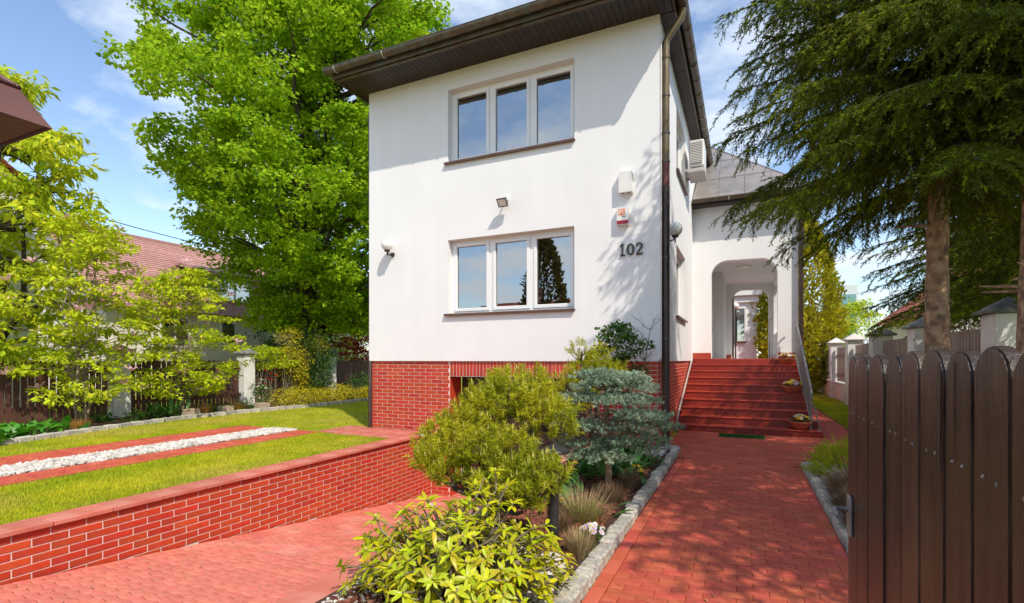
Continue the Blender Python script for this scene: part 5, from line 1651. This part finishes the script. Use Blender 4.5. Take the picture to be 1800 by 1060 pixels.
def blue_spruce(label, x, y, seed):
    rr = np.random.default_rng(seed); random.seed(seed)
    t = thing('blue_spruce', label, 'shrub', (x, y, 0))
    b = B()
    limb(b, (x, y, 0), (x - .02, y + .02, 1.25), .038, .025, 8, 5, .02)
    P, D, L = [], [], []
    pads = []
    for k in range(66):
        z = random.choice((.60, .74, .88, 1.02, 1.16, 1.30, 1.40)) + random.gauss(0, .022)
        f = (z - .54) / .9
        R = .64 * math.sin(PI * min(.97, .28 + .66 * f)) ** .7
        a = random.uniform(0, 2 * PI)
        q = R * random.uniform(.45, 1.0)
        pads.append((x + .06 + q * math.cos(a), y + q * math.sin(a) * .9, z - .10 * q, random.uniform(.14, .24), a))
    for (px_, py_, pz, pr, a) in pads:
        limb(b, (x, y, min(1.2, pz - .02)), (px_, py_, pz), .014, .006, 5, 4, .05)
        for _ in range(58):
            e = a + random.gauss(0, .9); s = random.random() ** .6 * pr
            aa = random.uniform(0, 2 * PI)
            p = (px_ + math.cos(aa) * s, py_ + math.sin(aa) * s, pz + random.gauss(0, .014) - .22 * s * s / pr)
            P.append(p); D.append((math.cos(aa) * .6 + math.cos(e) * .5, math.sin(aa) * .6 + math.sin(e) * .5, random.uniform(.05, .45))); L.append(random.uniform(.055, .09))
    b.build('stems', M['bark'], t)
    P, D, L = np.array(P), np.array(D), np.array(L)
    V, F = stamp(*TW_BLUE, P, D, rnd_unit(len(P), rr), L, L * 1.0)
    np_obj('foliage', V, F, M['needle_blue'], t)
blue_spruce('small grafted blue spruce with tiered silver blue pads beside the path', -1.40, 5.65, 83)

# leafy shrub and bare twigs by the wall
spray_tree('leafy_shrub', 'thin leafy green shrub in front of the white wall', 'shrub', -2.0, 8.35, 2.15, .68, .3, 1.35, 4, 60, 34, .065, 'leaf_shrub', 84, flat=.5, sr=(.08, .17), trunk_r=.016, lean=.35, wr=.6)
random.seed(85)
t = thing('bare_shrub', 'bare twiggy shrub beside the dark downpipe', 'shrub', (-1.45, 8.6, 0))
b = B()
pts = limb(b, (-1.62, 8.5, 0), (-1.42, 8.62, 2.05), .014, .006, 6, 8, .03)
for k in range(16):
    q = pts[random.randint(4, 8)]
    e = q + Vector((random.uniform(-.35, .25), random.uniform(-.15, .15), random.uniform(.1, .35)))
    p2 = limb(b, q, e, .006, .002, 4, 4, .08)
    for _ in range(3): limb(b, p2[random.randint(1, 4)], p2[-1] + Vector((random.uniform(-.12, .12), random.uniform(-.06, .06), random.uniform(0, .12))), .003, .0015, 3, 3, .08)
b.build('twigs', M['bark_grey'], t)

# bollard lamp
lx, ly = -1.36, 3.74
t = thing('bollard_lamp', 'black bollard lamp with flat dome half hidden in the mugo pine', 'lamp', (lx, ly, 0))
b = B(); b.tube([(lx, ly, .02), (lx, ly, .68)], .045, 16); b.build('post', M['black_metal'], t)
b = B(); b.lathe((lx, ly, .66), [(.03, 0), (.058, .01), (.058, .16), (.04, .17)], 18); b.build('lamp_glass', M['black_metal'], t)
b = B(); b.lathe((lx, ly, .83), [(.125, -.01), (.13, .0), (.10, .026), (.055, .042), (.035, .055), (.01, .06)], 24); b.build('lamp_shade', M['black_metal'], t)
b = B(); b.lathe((lx, ly, .03), [(.05, 0), (.05, .02), (.035, .03)], 14); b.build('base', M['black_metal'], t)

# rhododendron: whorls of long leaves
def rhodo(cx, cy, seed):
    rr = np.random.default_rng(seed); random.seed(seed)
    t = thing('rhododendron', 'yellowing rhododendron bush with long leaves in the centre foreground', 'shrub', (cx, cy, 0))
    b = B()
    whorls = []
    tries = 0
    while len(whorls) < 300 and tries < 9000:
        tries += 1
        d = norm(rr.normal(size=3))
        if d[2] < -.25: continue
        k = rr.uniform(.55, 1.0)
        p = np.array([cx, cy, .22]) + d * k * np.array([.68, .56, .42]) * (1 + .15 * math.sin(4 * math.atan2(d[1], d[0])))
        p[2] = max(p[2], .1) + .0
        if any(np.linalg.norm(p - w[0]) < .06 for w in whorls): continue
        whorls.append((p, norm(d * .6 + np.array([0, 0, .75]) + rr.normal(0, .2, 3))))
    # taller shoots at the back, right of centre
    for q in ((-1.52, 3.05, .80), (-1.62, 3.08, .74), (-1.42, 3.02, .72), (-1.70, 3.1, .66), (-1.36, 2.98, .62), (-1.57, 2.95, .68), (-1.48, 3.1, .66), (-1.55, 3.0, .62), (-1.45, 2.9, .58), (-1.66, 2.95, .6)):
        whorls.append((np.array(q), norm(np.array([rr.normal(0, .25), rr.normal(0, .25), 1]))))
    leaves = []
    for p, ax in whorls:
        base = np.array([cx, cy, .05]) + np.array([rr.normal(0, .12), rr.normal(0, .1), 0])
        limb(b, tuple(base), tuple(p), .011, .005, 5, 5, .07, .05)
        u = norm(np.cross(ax, rr.normal(size=3))); v = np.cross(ax, u)
        n = rr.integers(7, 11); a0 = rr.uniform(0, 6)
        for k in range(n):
            a = a0 + 2 * PI * k / n + rr.normal(0, .15)
            el = rr.uniform(-.25, .55) if k % 2 else rr.uniform(.1, .8)
            yel = rr.uniform() < (.5 if el < .1 else .14)
            if yel: el -= .35
            rad = u * math.cos(a) + v * math.sin(a)
            d = norm(rad * math.cos(el) + ax * math.sin(el)); nn = norm(ax * math.cos(el) - rad * math.sin(el))
            leaves.append((p - ax * rr.uniform(0, .03), d, nn, rr.uniform(.058, .098), yel))
    b.build('stems', M['bark_grey'], t)
    tpl = leaf_blade_mesh('leaf', M['leaf_rhodo'], 1, .31, .22, .25, 5)
    tply = leaf_blade_mesh('leaf', M['leaf_rhodo_y'], 1, .30, .35, .3, 5)
    leaves.sort(key=lambda l: np.linalg.norm(l[0] - np.array([0, 0, 1.55])) - .35 * l[0][2])
    for l in leaves[:300]:
        o = put('leaf', tply if l[4] else tpl, t, l[0], orient(l[1], l[2])); o.scale = (l[3],) * 3
    tv = np.array([v.co[:] for v in tpl.vertices]); tf = np.array([p.vertices[:] for p in tpl.polygons])
    for yel, mt, nm in ((False, 'leaf_rhodo_isl', 'inner_leaves'), (True, 'leaf_rhodo_y', 'yellow_leaves')):
        r = [l for l in leaves[300:] if l[4] == yel]
        V, F = stamp(tv, tf, [l[0] for l in r], [l[1] for l in r], [l[2] for l in r], [l[3] for l in r], [l[3] for l in r])
        tag(np_obj(nm, V, F, M[mt], t, smooth=True), kind='stuff')
    bl = B()
    for p, ax in whorls[::3]: bl.sphere(tuple(p + ax * .012), .009, 6, 4, 1.5)
    bl.build('buds', M['candle'], t)
    W = np.array([w[0] for w in whorls])
    def at_whorl(q): k = np.argmin(np.linalg.norm(W - np.array(q), axis=1)); return W[k] + whorls[k][1] * .02
    for q, mt, sz in (((-2.05, 3.1, .55), 'pet_white', .045), ((-2.1, 2.35, .35), 'pet_yellow', .05)):
        bb = B()
        for k in range(9):
            a = 2.4 * k; el = .35 + .1 * k; c_, s_ = math.cos(a), math.sin(a)
            pts = [(0, 0, 0), (.5, -.28, .2), (.9, -.2, .5), (1, 0, .55), (.9, .2, .5), (.5, .28, .2)]
            r_ = sz * (1 - .06 * k)
            bb.add([((q_[0] * c_ - q_[1] * s_) * r_, (q_[0] * s_ + q_[1] * c_) * r_, q_[2] * r_ + k * .002) for q_ in pts], [(0, 1, 5), (1, 2, 4, 5), (2, 3, 4)])
        put('blossom', bb.mesh('blossom', M[mt]), t, at_whorl(q), (.3, -.2, 0))
rhodo(-1.65, 2.76, 86)

# boulders
def boulder(label, x, y, sx, sy, sz, seed):
    random.seed(seed)
    bm = bmesh.new(); bmesh.ops.create_icosphere(bm, subdivisions=3, radius=1)
    o_ = Vector((seed * 3.1, 0, 0))
    from mathutils import noise as mn
    for v in bm.verts:
        k = 1 + .16 * mn.noise(v.co * 1.3 + o_) + .05 * mn.noise(v.co * 4 + o_)
        v.co = Vector((v.co.x * sx * k, v.co.y * sy * k, v.co.z * sz * k))
    b = B(); b.bm(bm, True)
    o = bpy.data.objects.new('boulder', b.mesh('boulder', M['boulder'])); COL.objects.link(o); o.location = (x, y, BZ + sz * .45)
    tag(o, label, 'boulder', 'pale boulders in the bed')
boulder('pale flat boulder next to the granite kerb', -1.28, 3.42, .15, .10, .07, 1)
boulder('pale boulder half under the rhododendron leaves', -1.52, 3.38, .14, .10, .09, 2)

# heathers, grasses, pansies
hg = 'dry heather tufts in the centre bed'
tuft('heather_tuft', 'pale dry heather tuft by the kerb beside lilac pansies', 'grass tuft', -1.14, 3.72, .14, .22, 420, 'straw', 101, hg, .006, .35)
tuft('heather_tuft', 'brown dry heather tuft by the kerb below the blue spruce', 'grass tuft', -1.24, 5.2, .16, .24, 420, 'heather', 102, hg, .006, .35)
tuft('heather_tuft', 'brown dry heather tuft next to yellow pansies nearer the stairs', 'grass tuft', -1.2, 5.9, .14, .22, 380, 'heather', 103, hg, .006, .35)
tuft('sedge_grass', 'wispy straw coloured grass right of the bollard lamp', 'grass tuft', -1.38, 4.55, .3, .36, 420, 'straw', 104, None, .005, .9)
tuft('sedge_grass', 'small fresh green grass in front of the wispy straw grass', 'grass tuft', -1.3, 4.45, .2, .26, 160, 'fresh_grass', 105, None, .006, .9)
def pansies(name, label, x, y, z, n, mats, r, seed, parent=None, group=None, fs=.03, h=.1, cat='flowers'):
    random.seed(seed); rr = np.random.default_rng(seed)
    t = parent or thing(name, label, cat, (x, y, z), group)
    m = 170
    a = rr.uniform(0, 2 * PI, m); q = r * rr.uniform(0, 1, m) ** .5
    P = np.stack([x + q * np.cos(a), y + q * np.sin(a), z + rr.uniform(.0, h, m) * (1.1 - (q / r) ** 2 * .6)], 1)
    V, F = stamp(*LEAF6, P, np.stack([np.cos(a), np.sin(a), rr.uniform(-.2, .8, m)], 1), np.stack([np.cos(a) * -.3, np.sin(a) * -.3, np.ones(m)], 1), fs * 1.5, fs * .8)
    np_obj('leaves', V, F, M['leaf_green'], t)
    ms = []
    for mk in mats:
        b = B()
        for k, (ang, s) in enumerate(((90, 1.0), (150, .9), (30, .9), (210, .95), (330, .95), (270, 1.1))):
            c_, s_ = math.cos(math.radians(ang)), math.sin(math.radians(ang))
            pts = [(0, 0)] + [(math.cos(u) * .52 + .5, math.sin(u) * .52) for u in (-2.0, -1.1, -.4, .4, 1.1, 2.0)]
            b.add([((p * c_ - q_ * s_) * fs * s, (p * s_ + q_ * c_) * fs * s, .001 * k) for p, q_ in pts], [tuple(range(7))])
        b.mi = 1
        b.add([(math.cos(u) * fs * .32, math.sin(u) * fs * .32 - fs * .12, .009) for u in [2 * PI * i / 8 for i in range(8)]], [tuple(range(8))])
        ms.append(b.mesh('flower', [M[mk], M['pet_dark'] if mk == 'pet_yellow' else M['pet_yellow']]))
    for k in range(n):
        a = random.uniform(0, 2 * PI); q = r * random.random() ** .5
        d = Vector((math.cos(a) * .5 + random.gauss(0, .2), math.sin(a) * .5 - .55 + random.gauss(0, .2), .8)).normalized()
        put('flower', random.choice(ms), t, (x + q * math.cos(a), y + q * math.sin(a), z + h * (1.12 - (q / r) ** 2 * .5) + random.uniform(0, .02)), d.to_track_quat('Z', 'Y').to_euler())
    return t
pansies('pansies', 'lilac and white pansies beside the granite kerb', -1.13, 4.06, BZ, 14, ['pet_lilac', 'pet_lilac', 'pet_white'], .10, 111, fs=.026, h=.12)
pansies('pansies', 'yellow pansies behind the bollard lamp post', -1.6, 4.75, BZ, 9, ['pet_yellow'], .10, 112, fs=.028, h=.10)
pansies('pansies', 'yellow pansies below the blue spruce near the path', -1.25, 6.45, BZ, 6, ['pet_yellow'], .09, 113, fs=.033, h=.14)
tm = leaf_blade_mesh('leaf', M['leaf_tulip'], 1, .16, .22, .35)
tm2 = leaf_blade_mesh('leaf', M['leaf_tulip'], 1, .3, .3, .3)
leafy_clump('tulip_leaves', 'tall fresh green tulip leaves at the far end of the bed', 'plants', [(-1.45, 7.25), (-1.6, 7.5), (-1.4, 7.65)], 16, tm, .3, .5, (.8, 1.45), 121, BZ)
leafy_clump('leafy_perennials', 'dark green broad leaves under the blue spruce trunk', 'plants', [(-1.6, 6.3), (-1.8, 6.0), (-1.45, 6.8), (-1.95, 6.6), (-1.7, 7.1)], 16, tm2, .2, .36, (.4, 1.3), 122, BZ)
leafy_clump('leafy_perennials', 'green broad leaves behind the bollard lamp under the mugo pine', 'plants', [(-1.7, 5.2), (-1.85, 4.9), (-1.95, 5.5)], 12, tm2, .16, .28, (.4, 1.3), 123, BZ)
leafy_clump('tulip_leaf', 'single broad tulip leaf leaning over the mulch near the kerb', 'plants', [(-1.16, 4.75)], 2, tm2, .2, .24, (.6, 1.0), 124, BZ, spread=.02)

leafy_clump('leafy_perennials', 'fresh green leaves between the blue spruce trunk and the tulip leaves', 'plants', [(-1.35, 6.9), (-1.3, 6.2), (-1.5, 6.5), (-1.25, 7.2)], 14, tm2, .14, .26, (.4, 1.3), 125, BZ)
tuft('heather_tuft', 'dry brown heather tuft left of the lilac pansies', 'grass tuft', -1.45, 4.15, .14, .2, 320, 'heather', 106, hg, .006, .4)
# right bed behind the gate
rr = np.random.default_rng(9)
t = thing('golden_conifer', 'small golden green conifer in the bed left of the gate', 'shrub', (1.15, 7.4, 0))
n = 420
d = norm(rr.normal(size=(n, 3))); d[:, 2] = np.abs(d[:, 2]) * .9
P = np.array([1.18, 7.4, .10]) + d * (rr.uniform(.2, 1, n) ** .5)[:, None] * np.array([.46, .42, .5])
V, F = stamp(*TW_MUGO, P, norm(d + np.array([0, 0, .5]) + rr.normal(0, .25, (n, 3))), rnd_unit(n, rr), .12, .08)
np_obj('foliage', V, F, M['needle_gold'], t)
b = B(); random.seed(8)
for k in range(8): limb(b, (1.18, 7.4, 0), (1.18 + random.uniform(-.3, .3), 7.4 + random.uniform(-.3, .3), .4), .012, .004, 5, 4, .05)
b.build('stems', M['bark_dark'], t)
for (x, y, l, sd) in ((1.08, 6.6, 'brown heather in the right bed just below the golden conifer', 131), (1.03, 5.85, 'middle brown heather of the right bed beside the gate', 132), (1.02, 5.15, 'nearest brown heather of the right bed beside the gate', 133)):
    tuft('heather_tuft', l, 'grass tuft', x, y, .32, .34, 900, 'heather', sd, 'brown heathers in the right bed', .007, .9)

# flower bowls on the stairs
def bowl(label, x, y, z, seed, mats):
    t = thing('flower_bowl', label, 'flower pot', (x, y, z), 'terracotta bowls on the stairs')
    b = B(); b.lathe((x, y, z), [(.10, 0), (.13, .01), (.18, .09), (.195, .125), (.21, .13), (.21, .155), (.195, .158), (.185, .12), (.02, .118)], 24); b.build('bowl', M['terracotta'], t)
    pansies('', '', x, y, z + .13, 30, mats, .18, seed, t, fs=.036, h=.13)
RSY = lambda k: 11.4 + (k - 1) * TR
bowl('terracotta bowl of pansies on the lowest step', 1.02, RSY(1) + .18, RS, 141, ['pet_lilac', 'pet_yellow', 'pet_white'])
bowl('terracotta bowl of yellow pansies halfway up the stairs', 1.0, RSY(5) + .19, RS * 5, 142, ['pet_yellow', 'pet_yellow', 'pet_lilac'])
bowl('terracotta bowl of pansies just below the porch landing', .98, RSY(9) + .19, RS * 9, 143, ['pet_yellow', 'pet_white', 'pet_lilac'])

# ================================================================== background right
def cone_tree(name, label, x, y, h, r, mat, seed, n=9000, size=.12, z0=.1):
    rr = np.random.default_rng(seed)
    t = thing(name, label, 'tree', (x, y, 0))
    b = B(); b.tube([(x, y, 0), (x, y, h * .9)], [.12, .03], 8); b.build('trunk', M['bark_dark'], t)
    f = rr.uniform(0, 1, n) ** .8; a = rr.uniform(0, 2 * PI, n)
    env = r * np.sin(PI * np.clip(.18 + .80 * f, 0, .985)) ** .75 * (1 + .14 * np.sin(5 * a + 9 * f) + .09 * np.sin(9 * a - 23 * f))
    k = rr.uniform(.45, 1, n) ** .4
    P = np.stack([x + env * k * np.cos(a), y + env * k * np.sin(a), z0 + (h - z0) * f], 1)
    D = np.stack([np.cos(a) * .7, np.sin(a) * .7, np.full(n, .7)], 1) + rr.normal(0, .35, (n, 3))
    V, F = stamp(*LEAF6, P, D, rnd_unit(n, rr), size * rr.uniform(.6, 1.4, n), size * .55)
    np_obj('crown', V, F, M[mat], t)
cone_tree('thuja_tree', 'tall golden thuja behind the right corner of the porch', 2.3, 27.5, 8.6, 1.75, 'leaf_thuja', 151, 12000, .2)
cone_tree('thuja_tree', 'dark golden thuja seen through the porch opening', 1.3, 34.0, 9, 1.9, 'leaf_thuja', 152, 6000, .24)
t = thing('ivy_hedge', 'ivy covered hedge below the golden thuja at the end of the garden wall', 'hedge', (2.9, 32, 0))
rr = np.random.default_rng(153); n = 14000
P = np.stack([rr.uniform(1.6, 4.6, n), 30.2 + rr.normal(0, .25, n) + rr.uniform(0, 1.2, n), rr.uniform(0, 4.3, n)], 1)
P[:, 2] *= 1 - .10 * np.sin(P[:, 0] * 3) ** 2
V, F = stamp(*LEAF4, P, np.stack([rr.normal(0, .5, n), -np.ones(n) * .4, -np.ones(n) * .5], 1), np.stack([rr.normal(0, .4, n), -np.ones(n), rr.uniform(0, .8, n)], 1), .2 * rr.uniform(.6, 1.3, n), .15)
np_obj('foliage', V, F, M['leaf_ivy'], t)
b = B()
for k in range(8): b.tube([(1.8 + k * .38, 31.2, 0), (1.9 + k * .36, 31.3, 3.9)], [.05, .02], 6)
b.build('stems', M['bark_dark'], t)
for (yy, l, sd) in ((26.2, 'ivy strand on the pickets beside the farthest pale posts', 154), (29.6, 'ivy hanging over the last bay of the garden wall', 155)):
    t = thing('ivy_vine', l, 'vine', (3.2, yy, 0), 'ivy on the garden wall')
    rr = np.random.default_rng(sd); n = 900
    P = np.stack([3.25 + rr.normal(0, .06, n), yy + rr.normal(0, .28, n), rr.uniform(.5, 2.4, n)], 1)
    V, F = stamp(*LEAF4, P, np.stack([-np.ones(n) * .5, rr.normal(0, .5, n), -np.ones(n) * .6], 1), np.stack([-np.ones(n), rr.normal(0, .4, n), np.ones(n) * .5], 1), .12, .09)
    np_obj('leaves', V, F, M['leaf_ivy'], t)
    b = B(); limb(b, (3.27, yy, 0), (3.27, yy + .1, 2.2), .015, .006, 5, 6, .04); b.build('stem', M['bark_grey'], t)

def roof_planks(b, p00, p10, p11, p01, rows, lift=.025):
    """tile courses on a slope p00-p10 (eave) p01-p11 (ridge), each course a stepped strip"""
    p00, p10, p11, p01 = map(Vector, (p00, p10, p11, p01))
    nrm = (p10 - p00).cross(p01 - p00).normalized()
    if nrm.z < 0: nrm = -nrm
    for k in range(rows):
        a, c = k / rows, (k + 1) / rows
        A, Bq, Cq, Dq = p00.lerp(p01, a), p10.lerp(p11, a), p10.lerp(p11, c), p00.lerp(p01, c)
        u = nrm * lift
        b.add([A + u, Bq + u, Cq, Dq, A, Bq], [(0, 1, 2, 3), (4, 5, 1, 0)])
def gable_house(name, label, x0, x1, y0, y1, ze, zr, axis, wall, roofm, ov=.4, rows=14, chimney=None):
    t = thing(name, label, 'house', ((x0 + x1) / 2, (y0 + y1) / 2, 0))
    b = B()
    if axis == 'Y':
        xm = (x0 + x1) / 2
        b.box(x0, x1, y0, y1, 0, ze)
        for y in (y0, y1): b.add([(x0, y, ze), (x1, y, ze), (xm, y, zr - .1)], [(0, 1, 2)])
    else:
        ym = (y0 + y1) / 2
        b.box(x0, x1, y0, y1, 0, ze)
        for x in (x0, x1): b.add([(x, y0, ze), (x, y1, ze), (x, ym, zr - .1)], [(0, 1, 2)])
    b.build('wall', M[wall], t)
    b = B()
    if axis == 'Y':
        dz = (zr - ze) / ((x1 - x0) / 2) * ov
        roof_planks(b, (x1 + ov, y0 - ov, ze - dz), (x1 + ov, y1 + ov, ze - dz), (xm, y1 + ov, zr), (xm, y0 - ov, zr), rows)
        roof_planks(b, (x0 - ov, y0 - ov, ze - dz), (x0 - ov, y1 + ov, ze - dz), (xm, y1 + ov, zr), (xm, y0 - ov, zr), rows)
        b.box(xm - .08, xm + .08, y0 - ov, y1 + ov, zr - .03, zr + .08)
    else:
        dz = (zr - ze) / ((y1 - y0) / 2) * ov
        roof_planks(b, (x0 - ov, y0 - ov, ze - dz), (x1 + ov, y0 - ov, ze - dz), (x1 + ov, ym, zr), (x0 - ov, ym, zr), rows)
        roof_planks(b, (x0 - ov, y1 + ov, ze - dz), (x1 + ov, y1 + ov, ze - dz), (x1 + ov, ym, zr), (x0 - ov, ym, zr), rows)
        b.box(x0 - ov, x1 + ov, ym - .08, ym + .08, zr - .03, zr + .08)
    rf = b.build('roof', M[roofm], t)
    if chimney:
        b = B(); cx_, cy_, cz = chimney; b.cbox(cx_ - .3, cx_ + .3, cy_ - .3, cy_ + .3, cz - 2.2, cz, .03); b.cbox(cx_ - .37, cx_ + .37, cy_ - .37, cy_ + .37, cz, cz + .12, .03); b.build('chimney', M['roof_mauve'], rf)
    return t, rf
t, rf = gable_house('neighbour_house', 'pink house with mauve tiled roof and dormer beyond the left fence', -32.5, -24.0, 12, 27, 4.15, 7.8, 'Y', 'cream', 'roof_mauve', .45, 34, (-28.2, 24.5, 8.4))
# dormer
b = B(); b.box(-27.3, -24.3, 16.7, 20.0, 4.2, 5.8); dm = b.build('dormer', M['roof_mauve'], t)
b = B(); b.add([(-24.0, 16.4, 5.75), (-24.0, 20.3, 5.75), (-28.0, 20.3, 6.8), (-28.0, 16.4, 6.8), (-24.0, 16.4, 5.95), (-24.0, 20.3, 5.95), (-28.0, 20.3, 7.0), (-28.0, 16.4, 7.0)], [(0, 1, 5, 4), (4, 5, 6, 7), (0, 4, 7, 3), (1, 2, 6, 5), (0, 3, 2, 1)]); b.build('dormer_roof', M['roof_mauve'], dm)
def simple_window(parent, x, y0, y1, z0, z1, bars=0, n=2):
    b = B(); b.box(x, x + .02, y0, y1, z0, z1); w = b.build('window', M['glass'], parent)
    b = B()
    for q in ((y0 - .08, y0, z0 - .08, z1 + .08), (y1, y1 + .08, z0 - .08, z1 + .08), (y0, y1, z1, z1 + .08), (y0, y1, z0 - .08, z0)): b.box(x - .01, x + .05, *q)
    for k in range(1, n): yc = y0 + (y1 - y0) * k / n; b.box(x + .021, x + .045, yc - .05, yc + .05, z0, z1)
    b.build('frame', M['pvc'], w)
    b = B(); b.box(x - .35, x - .3, y0 - .1, y1 + .1, z0 - .1, z1 + .1); b.build('room_interior', M['room'], w)
    if bars:
        b = B()
        for k in range(bars): yc = y0 + (y1 - y0) * (k + .5) / bars; b.box(x + .06, x + .08, yc - .012, yc + .012, z0, z1)
        b.build('bars', M['black_metal'], w)
simple_window(t, -24.29, 17.2, 18.9, 4.65, 5.55, 0, 2)
simple_window(t, -23.99, 17.1, 17.8, 2.4, 3.45, 6, 1)
simple_window(t, -23.99, 14.2, 15.4, 2.2, 3.5, 0, 2)
b = B(); b.lathe((0, 0, 0), [(.02, 0), (.25, .03), (.42, .09), (.52, .15), (.5, .16), (.25, .05), (.02, .02)], 24)
o = b.build('satellite_dish', M['white_plastic'], None, (0, 0, 0))
o.location = (-23.6, 16.5, 5.05); o.rotation_euler = (0, math.radians(70), math.radians(-25))
tag(o, 'white satellite dish beside the dormer window of the pink house', 'satellite dish')
b = B(); b.tube([(0, 0, 0), (0, 0, -.45), (.3, 0, -.6)], .025, 6); o2 = b.build('arm', M['steel']); o2.parent = o
gable_house('white_neighbour_house', 'white house with orange red roof at the left picture edge', -27, -19.6, -4, 8.0, 6.6, 11.0, 'X', 'plaster', 'roof_red', .35, 16)
gable_house('red_roof_house', 'house with orange red roof beyond the right garden wall', 7.6, 16, 27, 37, 3.9, 7.4, 'Y', 'cream', 'roof_red', .5, 18)
gable_house('red_roof_house', 'distant house with red roof behind the spruce trunk', 9, 19, 14.5, 24, 4.6, 8.6, 'Y', 'cream', 'roof_red', .5, 18)
t = thing('glazed_building', 'pale modern building with teal glazing far behind the garden wall', 'building', (9, 52, 0))
b = B(); b.box(7.0, 8.9, 52, 60, 0, 8.0); b.build('wall', M['pale_grey'], t)
for k in range(3):
    b = B(); b.box(7.08 + k * .58, 7.6 + k * .58, 51.95, 51.99, 2.5, 7.2); b.build('window', M['teal_glass'], t)
spray_tree('garden_tree', 'bright green small tree before the pale modern building', 'tree', 6.9, 40, 5.4, 1.9, 1.8, 1.0, 3, 90, 60, .18, 'leaf_mag', 161, flat=.6, sr=(.4, .7))
spray_tree('garden_tree', 'dense dark tree in the neighbour garden right of the spruces', 'tree', 8.8, 13.5, 8, 3.2, 3.2, .6, 3, 170, 70, .2, 'leaf_hedge', 162, flat=.7, sr=(.5, .9))
spray_tree('garden_tree', 'rusty orange leaved tree behind the right garden wall', 'tree', 8.2, 16.5, 4.6, 2.2, 2.2, .6, 3, 100, 60, .16, 'orange_grass', 163, flat=.7, sr=(.4, .7))

# overhead cable
b = B()
pts = []
for k in range(17):
    s = k / 16
    p = Vector((-17.5, 5.4, 6.15)).lerp(Vector((-21.5, 21.0, 6.9)), s); p.z -= 4 * .42 * s * (1 - s); pts.append(p)
b.tube(pts, .014, 5)
tag(b.build('overhead_cable', M['cable'], None, (-19, 13, 6)), 'thin black overhead cable crossing before the left trees', 'cable')

# what the lower window mirrors: the other side of the street
cone_tree('thuja_tree', 'dark conical thuja mirrored in the lower right window pane', -9.1, -5.4, 7.6, 1.15, 'leaf_dthuja', 171, 7000, .18)
gable_house('street_house', 'red roofed house across the street mirrored in the lower window', -21, -11.5, -26, -17, 3.6, 6.4, 'X', 'cream', 'roof_red', .4, 10, (-15.5, -20.5, 7.2))

# fallen petals and leaf litter on lawn and drive
rr = np.random.default_rng(201); n = 170
P = np.concatenate([np.stack([rr.uniform(-12.8, -8, n), rr.uniform(4, 10, n), np.full(n, .045)], 1),
                    np.stack([rr.uniform(-.8, .6, 60), rr.uniform(3.0, 9.5, 60), np.full(60, ZP + .006)], 1)])
yy = rr.uniform(2.2, 7.5, 50)
P = np.concatenate([P, np.stack([rr.uniform(-5.9, -2.8, 50), yy, np.array([ramp_z(v) + .012 for v in yy])], 1)]); m = len(P)
V, F = stamp(*LEAF4, P, np.stack([rr.normal(size=m), rr.normal(size=m), rr.normal(0, .15, m)], 1), np.stack([rr.normal(0, .3, m), rr.normal(0, .3, m), np.ones(m)], 1), rr.uniform(.02, .05, m), rr.uniform(.012, .03, m))
tag(np_obj('leaf_litter', V, F, M['straw']), 'scattered petals and dry leaves on lawn and paving', None, None, 'stuff')
